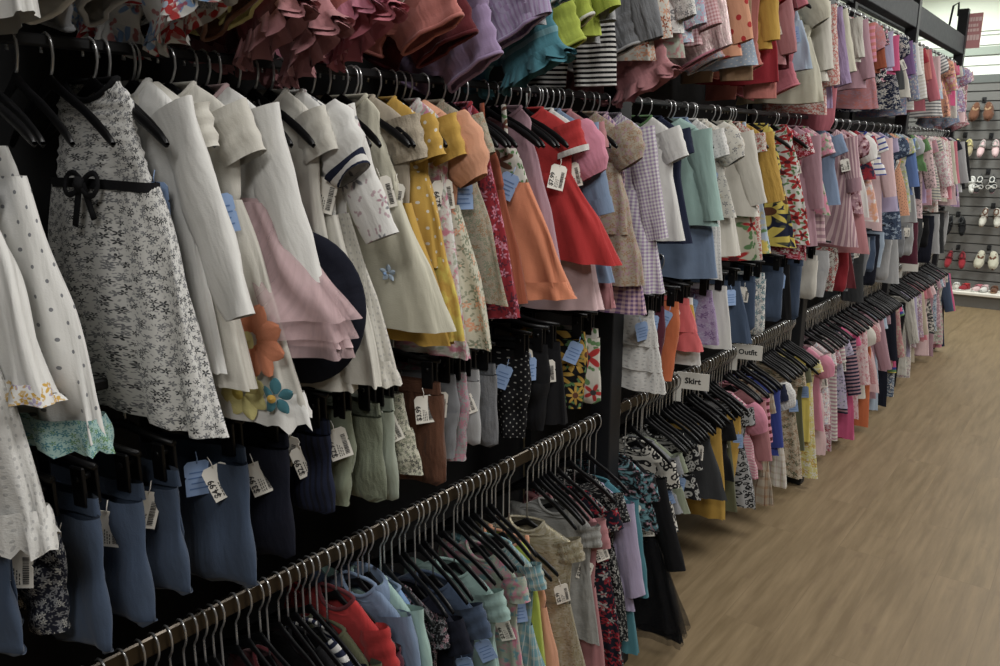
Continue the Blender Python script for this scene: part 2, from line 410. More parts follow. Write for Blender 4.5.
def build_garment(root, typ, L, fab, o, seed, lod):
    """make the parts of one garment under root; returns nothing. fab: main fabric, o: options"""
    R = random.Random(seed)
    n, m = ((46, 30) if lod == 0 else (34, 20) if lod == 1 else (22, 12))
    sn, sm = ((18, 12) if lod == 0 else (14, 8) if lod == 1 else (10, 5))
    main = fabric(fab); sec = fabric(o.get('sec', fab)); trim = fabric(o.get('trim', o.get('sec', fab)))
    sk = fabric(o.get('skirt', o.get('sec', fab))) if typ.startswith('dress') else sec
    hw = o.get('hw', HEMHALF[typ]); dep = o.get('dep', .016); sway = o.get('sway', .015)
    amp = o.get('amp', .007)
    if typ in ('jeans', 'trousers', 'leggings', 'shorts', 'skirt'): return build_bottom(root, typ, L, main, sec, trim, o, R, seed, lod, hw, sway)
    sh = Sheet(seed, amp=amp, lam=o.get('lam', .09), sway=sway, L=L, lean=o.get('lean', 0))
    kind, _, slv = typ.partition('_')
    if typ == 'swim': kind, slv = 'onesie', 'tank'
    slv = slv or 'long'
    sw = o.get('shoulder', .122)
    tank = slv in ('tank', 'strap'); strap = slv == 'strap'
    if strap: top = [(-.085, .088, .012), (-.11, .1, dep)]
    elif tank: top = [(.004, .058, .012), (-.022, .088, .014), (-.06, .086, dep), (-.105, .104, dep)]
    else: top = [(.006, .05, .013), (-.014, .085, .015), (-.04, sw, .016), (-.085, sw, dep), (-.13, sw - .003, dep)]
    waist = o.get('waist', .42) * L
    chest = max(.108, sw - .006)
    nk = o.get('dip', .03)
    if kind == 'dress':
        prof = top + [(-.16, chest, dep), (-waist, chest - .006, dep)]
        bd = body(sh, prof, n, m, dip=0 if strap else nk, pleat=o.get('bpleat', 0), pl_lam=.02, ruch=o.get('ruch', 0))
        obj('bodice', bd, main, root)
        tiers = o.get('tiers', 1)
        z0 = -waist + .006; Ls = L - waist
        for k in range(tiers):
            zz0 = z0 - Ls * k / tiers; zz1 = z0 - Ls * (k + 1) / tiers - (.02 if k < tiers - 1 else 0)
            w0 = chest + (hw - chest) * (k / tiers) ** .8; w1 = chest + (hw - chest) * ((k + 1) / tiers) ** .8
            s = body(sh, [(zz0, w0, dep + .001 + .002 * (tiers - k)), ((zz0 + zz1) / 2, (w0 + w1) / 2 + .008, dep + .004 + .002 * (tiers - k)), (zz1, w1, dep + .006 + .002 * (tiers - k))], n + 12, m, gather=o.get('gather', .0035), pleat=o.get('pleat', 0), zig=0)
            obj('skirt', s, sk if not (tiers > 1 and 'tier2' in o and k == tiers - 1) else fabric(o['tier2']), root)
        if o.get('belt'):
            bl = body(sh, [(-waist + .008, chest + .001, dep + .006), (-waist - .006, chest + .001, dep + .006)], n, 3)
            obj('waist_ribbon', bl, fabric(o['belt']), root)
    elif kind == 'shift':
        prof = top + [(-.16, chest, dep), (-L * .6, (chest + hw) / 2, dep + .003), (-L, hw, dep + .006)]
        obj('body', body(sh, prof, n, m + 6, dip=nk, pleat=o.get('pleat', 0), gather=o.get('gather', .002)), main, root)
    elif kind == 'onesie':
        prof = top + [(-.17, chest, dep), (-L * .62, hw, dep + .006), (-L * .8, hw * .86, dep + .006), (-L * .88, hw * .5, dep), (-L * .92, hw * .2, .012)]
        obj('body', body(sh, prof, n, m + 6, dip=nk, gather=.001), main, root)
        for sd in (-1, 1):          # bound leg openings either side of the crotch
            Gl = sleeve(sh, sd, hw * .42, -L * .74, L * .2, hw * .6, hw * .52, 24, t=.02, n=sn + 6, m=sm)
            lg = obj('leg', MB().grid(Gl), main, root)
            if slv == 'frill' or o.get('frill'):
                for q in range(2):
                    E0 = Gl[-1 - q]; k = 73; E = np.stack([np.interp(np.linspace(0, 1, k), np.linspace(0, 1, len(E0)), E0[:, j]) for j in range(3)], 1); c = E.mean(0); a = np.linspace(0, 2 * PI, k)
                    wv = np.stack([.003 * np.cos(a * 11), .006 * np.sin(a * 11 + q), .004 * np.sin(a * 9)], 1)
                    obj('leg_frill', MB().grid(np.array([E, c + (E - c) * 1.12 + wv * .6 + [sd * .004, 0, -.012], c + (E - c) * 1.26 + wv * 1.6 + [sd * .01, 0, -.026]])), sec, lg)
            else: obj('leg_binding', MB().tube(Gl[-1], .004, 6, cap=False), trim, lg)
    else:
        hem = [(-.16, chest, dep), (-L * .7, (chest + hw) / 2, dep + .002), (-L, hw, dep + .004)]
        obj('body', body(sh, top + hem, n, m, dip=nk, pleat=o.get('pleat', 0), gather=o.get('gather', .001)), main, root)
        if kind in ('jacket', 'cardigan', 'robe'):
            x = np.linspace(-.008, .008, 3)[None]; z = np.linspace(-.035, -L + .004, 14)[:, None]
            obj('front_placket', MB().grid(sh.warp(x + 0 * z, -dep - .009 - .004 * (z < -.1) + 0 * x, z + 0 * x)), trim, root)
            if lod < 2 and kind != 'robe':
                for k in range(4):
                    obj('button', disc_mb(sh, 0, -.07 - (L - .12) * k / 3.6, .006, -dep - .016), fabric(o.get('btn', 'ivory')), root)
    # sleeves
    if not tank and slv != 'frill':
        for sd in (1, -1):
            if slv == 'short' : a = (R.uniform(.06, .09), .047, .043, R.uniform(12, 26), 0)
            elif slv == 'puff': a = (R.uniform(.1, .13), .045, .036, R.uniform(24, 34), .022)
            else: a = (o.get('slv', min(.31, L * .78)), .054, .034, R.uniform(9, 17), 0)
            G = sleeve(sh, sd, sw - .022, -.036, a[0], a[1], a[2], o.get('ang', a[3]), puff=a[4], n=sn, m=sm, seed=seed + sd)
            sl = obj('sleeve', MB().grid(G), fabric(o['slvfab']) if 'slvfab' in o else main, root)
            if o.get('cuff'):
                obj('cuff', MB().grid(band(G, 1.07, 3 if lod < 2 else 2)), fabric(o['cuff']), sl)
    if slv == 'frill':
        for sd in (1, -1):
            G = sleeve(sh, sd, .1, -.03, .06, .05, .07, 55, n=sn, m=5, seed=seed); obj('sleeve_frill', MB().grid(G), sec, root)
    if strap:
        for sd in (1, -1):
            t = np.linspace(0, 1, 7); P = sh.warp(sd * (.075 - .018 * t), -.014 + .014 * t, -.1 + .108 * t)
            obj('shoulder_strap', MB().tube(P, .007, 6, flat=(1, .4)), fabric(o.get('strapfab', fab)), root)
    # neck finish
    c = o.get('collar')
    if c: obj('collar', collar_mb(sh, .05, .012, .04 if c != 'band' else .012, pts=kind in ('jacket', 'robe')), fabric(o.get('collarfab', o.get('sec', fab))), root)
    elif not strap and lod < 2:
        a = np.linspace(PI / 2, 2.5 * PI, 25); aw = .058 if tank else .05
        P = sh.warp(aw * np.cos(a), .013 * np.sin(a), .006 - nk * np.clip(-np.sin(a), 0, 1) ** 1.5)
        obj('neckband', MB().tube(P, .0045, 6, cap=False), trim, root)
    if kind == 'hoodie':
        a = np.linspace(-.15 * PI, 1.15 * PI, 15); rows = []
        for k in np.linspace(0, 1, 6): rows.append(sh.warp((.06 + .018 * math.sin(PI * k)) * np.cos(a), .01 + .028 * np.sin(a) * (1 - .4 * k) + .01 * k, .012 + .045 * math.sin(PI * k) * np.sin(a) - .07 * k))
        obj('hood', MB().grid(np.array(rows)), sec, root)
    # trims
    if o.get('hem'):
        zt = -L; hwk = hw
        hb = body(sh, [(zt + o.get('hemh', .035), hwk - .004, dep + .016), (zt - .004, hwk + .006, dep + .019)], n + 12, 6, gather=o.get('hemg', .004), zig=o.get('zig', 0))
        obj('hem_trim', hb, fabric(o['hem']), root)
    if o.get('bow'):
        w = o.get('bowx', -.01)
        P = sh.warp(np.array(w), np.array(-dep - .012), np.array(-waist))
        b = bow_mb(o.get('bows', .04), .06); obj('bow', b, fabric(o['bow']), root, loc=tuple(P))
    for (nm, fx, fz, r, pet, c) in o.get('flowers', []):
        f = obj('flower_applique', flower_mb(sh, fx, fz, r, pet, -dep - .018, seed + int(fx * 999)), fabric(c), root)
        obj('flower_heart', disc_mb(sh, fx, fz, r * .22, -dep - .029), fabric(nm), f)
    if o.get('tulle'):
        Lb = L - waist
        for q in range(3):
            s = body(sh, [(-waist, chest, dep + .004 + .005 * q), (-waist - Lb * .5, (chest + hw) / 2 + .02, dep + .018 + .008 * q), (-L + .03 * q - .01, hw + .01 * q, dep + .024 + .01 * q)], n + 20, m, gather=.007 + .002 * q)
            obj('tulle_layer', s, fabric('tulle %s %s' % (o['tulle'], .22)), root)

def build_bottom(root, typ, L, main, sec, trim, o, R, seed, lod, hw, sway):
    n, m = ((30, 18) if lod == 0 else (22, 12) if lod == 1 else (16, 8))
    z0 = -.055                          # the clips hold the waistband here
    sh = Sheet(seed, amp=o.get('amp', .006), lam=.1, sway=sway, L=L, zw=.001)
    ww = o.get('ww', min(.112, hw)); dep = o.get('dep', .015)
    obj('waistband', body(sh, [(z0, ww, .010), (z0 - .026, ww + .001, .012)], n, 4), trim, root)
    if typ == 'skirt':
        t = o.get('tiers', 1); Ls = L + z0 - .02
        for k in range(t):
            a, b = z0 - .022 - Ls * k / t, z0 - .022 - Ls * (k + 1) / t - (.012 if k < t - 1 else 0)
            w0 = ww + (hw - ww) * k / t; w1 = ww + (hw - ww) * (k + 1) / t
            obj('skirt_panel' if t == 1 else 'tier', body(sh, [(a, w0, dep), ((a + b) / 2, (w0 + w1) / 2 + .004, dep + .004), (b, w1, dep + .007)], n + 14, m, gather=o.get('gather', .004), pleat=o.get('pleat', 0)), main if k % 2 == 0 else sec, root)
        return
    crotch = z0 - min(.15, L * .42)
    fold_ = typ in ('jeans', 'trousers') and lod < 2; ks = .45 if fold_ else 1.0
    obj('seat', body(sh, [(z0 - .022, ww * (.95 if fold_ else 1), dep * ks), (z0 - .07, ww * (.9 if fold_ else 1.05), (dep + .003) * ks), (crotch + .004, hw * (.85 if fold_ else 1), (dep + .001) * ks), (crotch - .02, hw * (.8 if fold_ else .93), dep * .55 * ks)], n, m), main, root)
    for sd in (-1, 1):
        w0 = hw * .52; w1 = w0 * (.62 if typ == 'leggings' else .96 if typ == 'shorts' else .82)
        cx0 = sd * hw * .49; cx1 = sd * hw * (.5 if typ != 'shorts' else .62); yo = 0.0; zs = crotch + .02
        if typ in ('jeans', 'trousers') and lod < 2: w0 = hw * .78; w1 = hw * .74; cx0 = cx1 = sd * hw * .22; yo = -sd * dep * .7; zs = z0 - .022
        rows = []; th = np.linspace(PI / 2, 2.5 * PI, n + 1); fold = typ in ('jeans', 'trousers')
        for t in np.linspace(0, 1, m):
            z = zs + (-L - zs) * t; w = w0 + (w1 - w0) * t; cx = cx0 + (cx1 - cx0) * t; b = dep * (1.05 + .1 * math.sin(t * 9 + seed))
            if fold and t > .93: k = math.sqrt(max(0, 1 - ((t - .93) / .07) ** 2)); b *= max(.25, k); w *= .78 + .22 * k
            rows.append(sh.warp(cx + w * np.cos(th) * np.abs(np.cos(th)) ** -.15, yo + b * np.sin(th) + .003 * np.sin(th * 3 + t * 11) - .004 * sd, z + 0 * th))
        lg = obj('leg', MB().grid(np.array(rows)), main, root)
        if o.get('cuff') or typ == 'jeans':
            obj('leg_hem', MB().grid(band(np.array(rows), 1.05, 2)), fabric(o['cuff']) if o.get('cuff') else main, lg)
    if typ == 'jeans' and lod < 2:
        for sd in (-1, 1):          # patch pocket outline
            a = np.linspace(0, 1, 8)[:, None]; b = np.linspace(-1, 1, 7)[None]
            obj('pocket', MB().grid(sh.warp(sd * .055 + .032 * b * (1 - .15 * a), -dep - .012 + 0 * a + 0 * b, z0 - .045 - .055 * a + .012 * np.abs(b) * a)), main, root)

# ------------------------------------------------------------------ price tags
TEXTCACHE = {}
def text_mesh(s, size, name='lettering', bold=0.0):
    k = (s, size)
    if k in TEXTCACHE: return TEXTCACHE[k]
    cu = bpy.data.curves.new('lettering', 'FONT'); cu.body = s; cu.size = size; cu.align_x = 'CENTER'; cu.align_y = 'CENTER'; cu.offset = bold; cu.resolution_u = 2
    ob = bpy.data.objects.new('lettering', cu); C.objects.link(ob)
    bpy.context.view_layer.update()
    me = bpy.data.meshes.new_from_object(ob.evaluated_get(bpy.context.evaluated_depsgraph_get()))
    C.objects.unlink(ob); bpy.data.objects.remove(ob)
    V = np.array([v.co[:] for v in me.vertices]); F = [tuple(p.vertices) for p in me.polygons]
    bpy.data.meshes.remove(me)
    TEXTCACHE[k] = (V, F)
    return TEXTCACHE[k]
TAGW, TAGH = .040, .058
def print_mesh(price, seed):
    """a price, three short lines and a barcode printed sideways on a card that hangs by its top edge (card in xz, front -y)"""
    V, F = text_mesh(price, .014, bold=.0004)
    vs = []; fs = []
    for x, y, z in V:                       # text runs up the card's lower left side
        vs.append((-.0125 - y, -.0012, -.036 + x))
    fs += F
    def bar(x0, x1, z0, z1):
        b = len(vs); vs.extend([(x0, -.0012, z0), (x1, -.0012, z0), (x1, -.0012, z1), (x0, -.0012, z1)]); fs.append((b, b + 1, b + 2, b + 3))
    r = random.Random(seed)
    for k, x in enumerate((-.004, -.0005, .003)): 
        z = -.053
        while z < -.028 - .004 * k:
            l = r.uniform(.002, .005); bar(x, x + .0014, z, z + l); z += l + .0016
    z = -.052
    while z < -.014:
        l = r.choice((.0006, .0011, .0016)); bar(.0075, .0155, z, z + l); z += l + r.choice((.0007, .0012))
    me = bpy.data.meshes.new('tag_print'); me.from_pydata(vs, [], fs); me.materials.append(M_INK); return me
PRINTS = [print_mesh(p, i) for i, p in enumerate(('$4.99', '$3.99', '$7.99', '$2.99', '$5.99'))]
def blue_print():
    vs = []; fs = []
    for k in range(4):
        z = -.02 - k * .009; b = len(vs); w = (.013, .015, .011, .014)[k]
        vs.extend([(-w, -.0012, z), (w, -.0012, z), (w, -.0012, z + .0022), (-w, -.0012, z + .0022)]); fs.append((b, b + 1, b + 2, b + 3))
    me = bpy.data.meshes.new('tag_print'); me.from_pydata(vs, [], fs); me.materials.append(M_INKB); return me
PRINTB = blue_print()
def card_mesh(mat):
    mb = MB(); w, h, c = TAGW / 2, TAGH, .006
    prof = [(-w + c, 0), (w - c, 0), (w, -c), (w, -h * .42), (w - .0025, -h * .46), (w, -h * .5), (w, -h), (-w, -h), (-w, -h * .5), (-w + .0025, -h * .46), (-w, -h * .42), (-w, -c), (-w + c, 0)]
    P = np.array(prof); ctr = np.array([0, -h / 2])
    rows = []
    for y, k in ((-.0006, .0), (-.0006, 1), (.0006, 1), (.0006, .0)):
        Q = ctr + (P - ctr) * k; rows.append(np.stack([Q[:, 0], np.full(len(Q), y), Q[:, 1]], 1))
    mb.grid(np.array(rows), smooth=False)
    mb.tube([(0, -.001, -.004), (.001, -.003, .006), (0, .003, .016)], .0008, 5)
    me = mb.mesh('hang_tag'); me.materials.append(mat); return me
CARD_W, CARD_B = card_mesh(M_CARD), card_mesh(M_CARDB)
def add_tag(root, x, y, z, seed, blue=False, rx=None, rz=None, roll=None, scale=1.0):
    r = random.Random(seed)
    t = obj('hang_tag', CARD_B if blue else CARD_W, None, root, (x, y, z))
    t.rotation_euler = (r.uniform(-.15, .1) if rx is None else rx, r.uniform(-.45, .45) if roll is None else roll, r.uniform(-.1, .75) if rz is None else rz)
    t.scale = (scale,) * 3
    if blue: t['label'] = 'pale blue card tag'
    obj('tag_print', PRINTB if blue else PRINTS[r.randrange(5)], None, t)

# ------------------------------------------------------------------ hangers
def hanger_meshes():
    # arms: a slim bar rising to the neck
    xs = np.array([-.168, -.166, -.155, -.13, -.09, -.05, -.02, 0, .02, .05, .09, .13, .155, .166, .168]) * .9
    zs = -.011 - .072 * (np.abs(xs) / .151) ** 1.55 + .012 * np.exp(-(xs / .02) ** 2)
    hgt = np.array([.002, .0065, .0085, .009, .008, .0075, .009, .012, .009, .0075, .008, .009, .0085, .0065, .002])
    th = np.linspace(0, 2 * PI, 11)
    rows = [np.stack([np.full(11, x), (.0034) * np.cos(th), z + h * np.sin(th)], 1) for x, z, h in zip(xs, zs, hgt)]
    arms = MB().grid(np.array(rows)).mesh('clothes_hanger'); arms.materials.append(M_HANGER)
    def hook(drop):
        P = [(0, 0, 0), (0, 0, drop - .042), (.009, 0, drop - .032), (.016, 0, drop - .016), (.0165, 0, drop), (.012, 0, drop + .011), (.003, 0, drop + .0165), (-.007, 0, drop + .0145), (-.0145, 0, drop + .006), (-.017, 0, drop - .008)]
        t = np.linspace(0, 1, len(P)); tt = np.linspace(0, 1, 19); Q = np.array(P)
        Q = np.stack([smooth_interp(tt, t, Q[:, i]) for i in range(3)], 1)
        h = MB().tube(Q, .0021, 6).mesh('hook'); h.materials.append(M_CHROME); return h
    # clip hanger: straight bar with two clips
    bar = MB().tube([(-.11, 0, -.012), (-.05, 0, -.009), (0, 0, 0), (.05, 0, -.009), (.11, 0, -.012)], [.005, .006, .008, .006, .005], 8).mesh('clip_hanger'); bar.materials.append(M_HANGER)
    cl = MB()
    cl.box((-.013, -.013, -.072), (.013, -.007, -.012), .002); cl.box((-.013, .007, -.072), (.013, .013, -.012), .002); cl.tube([(0, -.014, -.03), (0, .014, -.03)], .005, 8)
    clip = cl.mesh('clip'); clip.materials.append(M_HANGER)
    return arms, {r: hook(d) for r, d in HDROP.items()}, bar, clip
HDROP = {1: .055, 2: .046, 3: .065, 4: .10, 'm': .13, 'l': .16, 'x': .20}
HG_ARMS, HG_HOOK, HG_BAR, HG_CLIP = hanger_meshes()
FAR_HANGERS = MB(); FAR_MI = []
N_HANGERS = [0]
def hanger(rail, y, rz, label, group, clip=False, far=False, key=None, tilt=0.0):
    key = key or rail; z = RAILZ[rail] - HDROP[key]
    if far:
        M = rotm(0, 0, rz, (XR, y, z))
        for mi, me in enumerate((HG_BAR if clip else HG_ARMS, HG_HOOK[key])):
            V = np.array([v.co[:] for v in me.vertices]); F = np.array([tuple(p.vertices) for p in me.polygons]); b = FAR_HANGERS.k
            FAR_HANGERS.v.append(V @ M[:3, :3].T + M[:3, 3]); FAR_HANGERS.k += len(V); FAR_HANGERS.f.append(F + b); FAR_HANGERS.uv.append(np.zeros((F.size, 2))); FAR_HANGERS.flat.append(np.full(len(F), True)); FAR_MI.extend([mi] * len(F))
        return
    N_HANGERS[0] += 1
    h = obj('clip_hanger' if clip else 'clothes_hanger', HG_BAR if clip else HG_ARMS, None)
    h.location = (XR, y, z); h.rotation_euler = (0, tilt, rz)
    tag(h, label, 'hanger', group)
    k = obj('hook', HG_HOOK[key], None, h); k['label'] = 'steel hook'
    if clip:
        for s in (-1, 1): obj('clip', HG_CLIP, None, h, (s * .085, 0, 0))
    return h
# ------------------------------------------------------------------ the room
def build_room():
    # floor of oak planks running along the aisle
    m = bpy.data.materials.new('oak_plank_floor'); m.use_nodes = True; nt = NT(m.node_tree); bs = nt.n['Principled BSDF']
    tc = nt.add('ShaderNodeTexCoord').outputs['Object']
    sw = nt.xyz(tc); v = nt.comb(sw[1], sw[0], 0.0)
    br = nt.add('ShaderNodeTexBrick'); nt.l.new(v, br.inputs['Vector'])
    br.inputs['Scale'].default_value = 1.0; br.inputs['Brick Width'].default_value = 1.25; br.inputs['Row Height'].default_value = .185
    br.inputs['Mortar Size'].default_value = .0012; br.offset = .37; br.inputs['Bias'].default_value = 0
    br.inputs['Color1'].default_value = (0, 0, 0, 1); br.inputs['Color2'].default_value = (1, 1, 1, 1); br.inputs['Mortar'].default_value = (.5, .5, .5, 1)
    per = br.outputs['Color']
    jit = nt.vmath('ADD', v, nt.vmath('MULTIPLY', per, (7.0, 3.0, 0.0)))
    g1 = nt.noise(nt.vmath('MULTIPLY', jit, (.8, 9.0, 1.0)), 3.0, 6, .62)
    g2 = nt.noise(nt.vmath('MULTIPLY', jit, (2.0, 55.0, 1.0)), 2.6, 3, .6)
    kn = nt.noise(nt.vmath('MULTIPLY', jit, (1.6, 3.2, 1.0)), 4.5, 2, .5)
    base = nt.mix(nt.math('MULTIPLY_ADD', nt.math('SUBTRACT', g1, .36), 2.9, .0, clamp=True), (*[lin(c) for c in (110, 94, 69)], 1), (*[lin(c) for c in (137, 119, 91)], 1))
    base = nt.mix(nt.math('MULTIPLY', g2, .18), base, (*[lin(c) for c in (104, 86, 62)], 1))
    base = nt.mix(nt.math('MULTIPLY', nt.math('SUBTRACT', kn, .63), 4.0, clamp=True), base, (*[lin(c) for c in (104, 86, 66)], 1))
    base = nt.mix(nt.math('MULTIPLY', nt.xyz(per)[0], .16), base, (*[lin(c) for c in (126, 108, 87)], 1))
    base = nt.mix(nt.math('MULTIPLY', br.outputs['Fac'], .3), base, (*[lin(c) for c in (84, 66, 48)], 1))
    nt.put(bs.inputs['Base Color'], base); nt.put(bs.inputs['Roughness'], nt.math('MULTIPLY_ADD', g1, .2, .42)); bs.inputs['Specular IOR Level'].default_value = .35
    bp = nt.add('ShaderNodeBump'); bp.inputs['Strength'].default_value = .12; bp.inputs['Distance'].default_value = .003
    nt.l.new(nt.math('SUBTRACT', g2, br.outputs['Fac']), bp.inputs['Height']); nt.l.new(bp.outputs[0], bs.inputs['Normal'])
    def slab(name, lo, hi, mat): return tag(obj(name, MB().box(lo, hi), mat), kind='structure')
    WHITE = plain('painted_white', (226, 228, 222), .7, noise=.06, nscale=3)
    slab('floor', (-2.6, -3.2, -.1), (3.0, 10.2, 0), m)
    slab('ceiling', (-2.6, -3.2, 3.3), (3.0, 10.2, 3.4), WHITE)
    slab('wall_left', (-2.7, -3.2, 0), (-2.6, 10.2, 3.3), WHITE)
    slab('wall_right_bounce', (3.0, -3.2, 0), (3.1, 10.2, 3.3), plain('fill_cut_grey', (70, 69, 67), .8, noise=.1, nscale=3))  # unseen, added for bounce only; dark like racks opposite to cut the fill
    slab('wall_back', (-2.6, -3.3, 0), (3.0, -3.2, 3.3), plain('fill_cut_grey', (70, 69, 67), .8))  # unseen rear wall, darkened to cut the fill light
    # far wall: a slatwall, lit white above, weaker light below put into the grey
    FY = 9.9
    slab('wall_far', (-2.6, FY + .06, 0), (3.0, FY + .16, 3.3), WHITE)
    def slats(name, z0, z1, mat, pitch=.1):
        prof = []; z = z0
        while z < z1 - .01:
            zz = min(z + pitch, z1); prof += [(FY, z), (FY, zz - .014), (FY + .022, zz - .010), (FY + .022, zz - .001)]; z = zz
        P = np.array(prof); R = np.stack([np.stack([np.full(len(P), x), P[:, 0], P[:, 1]], 1) for x in (-2.6, 3.0)], 1)
        return tag(obj(name, MB().grid(R, smooth=False), mat), kind='structure')
    slats('wall_far_slats_lower', .16, 2.36, plain('slatwall_dim_grey', (108, 107, 105), .55, noise=.1, nscale=4))
    slats('wall_far_slats_upper', 2.42, 2.86, plain('slatwall_white', (222, 226, 218), .5, noise=.04, nscale=4))
    slab('trim_1', (-2.6, FY - .012, 2.34), (3.0, FY + .05, 2.42), plain('slate_trim', (96, 100, 98), .5, noise=.2))
    slab('trim_2', (-2.6, FY - .015, 2.62), (3.0, FY + .04, 2.70), plain('sage_grey_trim', (148, 158, 148), .5, noise=.2))
    slab('wall_far_panel', (-2.6, FY, 2.86), (3.0, FY + .05, 3.3), plain('lit_panel_white', (232, 238, 224), .6, noise=.05, nscale=2))
    # display plinth under the slatwall
    t = empty('display_plinth', (-.4, FY - .15, 0))
    tag(t, 'low white display plinth with grey kickboard along the far wall', 'plinth')
    obj('top_board', MB().box((-2.2, -.17, .13), (3.4, .15, .165), .006), plain('plinth_white', (226, 222, 212), .5, noise=.05), t)
    obj('kickboard', MB().box((-2.2, -.13, 0), (3.4, .15, .13)), plain('plinth_grey', (110, 108, 104), .6, noise=.1), t)
    return FY

def build_rack():
    rk = empty('clothes_rack', (XR, POSTS[0], 0))
    tag(rk, 'long black steel clothes rack with four hanging rails along the left', 'clothes rack')
    Y0, Y1 = -1.45, POSTS[-1]
    def part(name, lo, hi, mat, bev=.0): return obj(name, MB().box([lo[0], lo[1] - POSTS[0], lo[2]], [hi[0], hi[1] - POSTS[0], hi[2]], bev), mat, rk)
    ps = [Y0] + POSTS
    for y in ps:
        part('post', (-.035, y - .033, 0), (.035, y + .033, 2.72), M_POST, .004)
        part('rear_post', (-.40, y - .033, 0), (-.34, y + .033, 2.72), M_POST, .004)
        part('foot', (-.42, y - .03, 0), (.10, y + .03, .05), M_POST, .006)
    for a, b in zip(ps[:-1], ps[1:]):
        part('header_beam', (-.03, a + .033, 2.38), (.03, b - .033, 2.52), M_BEAM, .004)
        part('rear_header_beam', (-.39, a + .033, 2.56), (-.35, b - .033, 2.66), M_BEAM, .004)
        part('back_panel', (-.335, a + .033, .08), (-.31, b - .033, 2.16), M_BACK)
        for r in (1, 2, 3, 4):
            z = RAILZ[r]
            part('rail', (-.0065, a + .034, z - (.022 if r == 4 else .002)), (.0065, b - .034, z + .0145), M_RAIL if r == 4 else M_RAILD, .003)
    return rk

# ------------------------------------------------------------------ words for labels
PH = {'floral': 'flowers', 'blooms': 'large flowers', 'dots': 'dots'}
def say(c): return c.replace('_', ' ')
def describe(typ, fab, o):
    w = KINDS[typ][2]
    if 'd' in o: return o['d']
    a = fab.split()
    cs = [say(x) for x in a if x in PAL]
    k = a[0] if a[0] not in PAL else 'solid'
    if k == 'solid': t = '%s %s' % (cs[0], w)
    elif k in ('floral', 'blooms'): t = '%s %s with %s%s' % (cs[0], w, ' and '.join(cs[1:3]), ' flowers' if k == 'floral' else ' large flowers')
    elif k == 'dots': t = '%s %s with %s dots' % (cs[0], w, cs[1])
    elif k in ('stripe', 'pinstripe'): t = '%s and %s striped %s' % (cs[0], cs[1], w)
    elif k in ('gingham', 'plaid'): t = '%s and %s %s %s' % (cs[0], cs[1], 'checked' if k == 'gingham' else 'plaid', w)
    elif k == 'leopard': t = '%s and %s animal print %s' % (cs[0], cs[1], w)
    elif k == 'sequin': t = 'sparkly %s %s' % (cs[0], w)
    elif k == 'denim': t = ('%s %s' if 'denim' in cs[0] else '%s denim %s') % (cs[0], w)
    elif k == 'mottle': t = '%s and %s patterned %s' % (cs[0], cs[1], w)
    elif k == 'eyelet': t = '%s eyelet %s' % (cs[0], w)
    elif k == 'knit': t = '%s knitted %s' % (cs[0], w)
    elif k == 'rainbow': t = 'rainbow striped %s' % w
    else: t = '%s %s' % (cs[0], w)
    if 'skirt' in o or 'sec' in o:
        c = [x for x in (o.get('skirt') or o.get('sec')).split() if x in PAL]
        if typ.startswith('dress') and c and say(c[0]) != cs[0]: t += ' with %s skirt' % say(c[0]) if 'with' not in t else ' and %s skirt' % say(c[0])
    return t
RAILW = {1: 'top rail', 2: 'second rail from top', 3: 'third rail from top', 4: 'lowest rail'}
BAYW = ['nearest bay', 'second bay', 'third bay', 'farthest bay']
def bay_of(y):
    for i in range(3):
        if y < POSTS[i + 1]: return i
    return 3

# ------------------------------------------------------------------ what hangs where: (pixel of the hem's aisle-side corner) type, fabric, options
G = {1: [], 2: [], 3: [], 4: []}
def A(rail, px, py, typ, fab, **o): G[rail].append(('h', px, py, typ, fab, o))
def S(rail, px, py, typ, fab, L, **o): G[rail].append(('s', px, py, typ, fab, dict(o, L=L)))
# second rail, nearest bay ------------------------------------------------
A(2, 42, 540, 'dress_strap', 'eyelet white', d='long white eyelet dress with scalloped hem at the left edge', hw=.17, hem='eyelet white', zig=.02, tag=0)
A(2, 30, 408, 'dress_strap', 'white', d='white strappy dress with embroidered ribbon near its hem', hem='floral white lavender mustard .018', hemh=.02, hw=.18, straps=1)
A(2, 95, 448, 'dress_strap', 'dots white grey .026 .0026', d='white dotted strappy dress with mint green scalloped hem', hem='floral mint green teal .008', hemh=.035, zig=.008, hw=.19, waist=.28, tag='b')
A(2, 221, 437, 'dress_tank', 'floral white charcoal grey .0105 .5', d='white dress with small black flowers and black waist bow', belt='black', bow='black', bowx=.0, ruch=.002, waist=.29, hw=.2, shoulder=.13, gather=.003, rz=.12, trim='black', feature=1, tag=0)
A(2, 232, 372, 'cardigan', 'white', d='white plain long sleeved cardigan behind the black flowered dress', trim='white', slv=.3, ang=20)
A(2, 240, 395, 'dress_short', 'ivory', d='ivory frilled dress with open collar and white price tag', collar=1, trim='beige', hw=.17)
A(2, 298, 412, 'dress_short', 'ivory', d='ivory dress with teal and orange flowers and zigzag hem', hem='white', hemh=.03, zig=.028, hw=.19, waist=.35, tag='b', feature=1, rz=.3,
  flowers=[('lemon', .13, -.37, .062, 9, 'tangerine'), ('lemon', .03, -.40, .06, 5, 'teal'), ('yellow', .10, -.455, .045, 8, 'lemon'), ('teal', -.07, -.43, .05, 5, 'teal'), ('mustard', .165, -.455, .03, 5, 'teal')])
A(2, 340, 352, 'dress_long', 'white', d='white long sleeved dress with pale pink tulle skirt', skirt='pale_pink', tulle='pale_pink', hw=.235, waist=.44, rz=.2, sec='pale_pink', slv=.27, ang=14, feature=1)
A(2, 352, 395, 'shift_short', 'ivory', d='ivory plain dress behind the navy hat', rz=0, hw=.15)
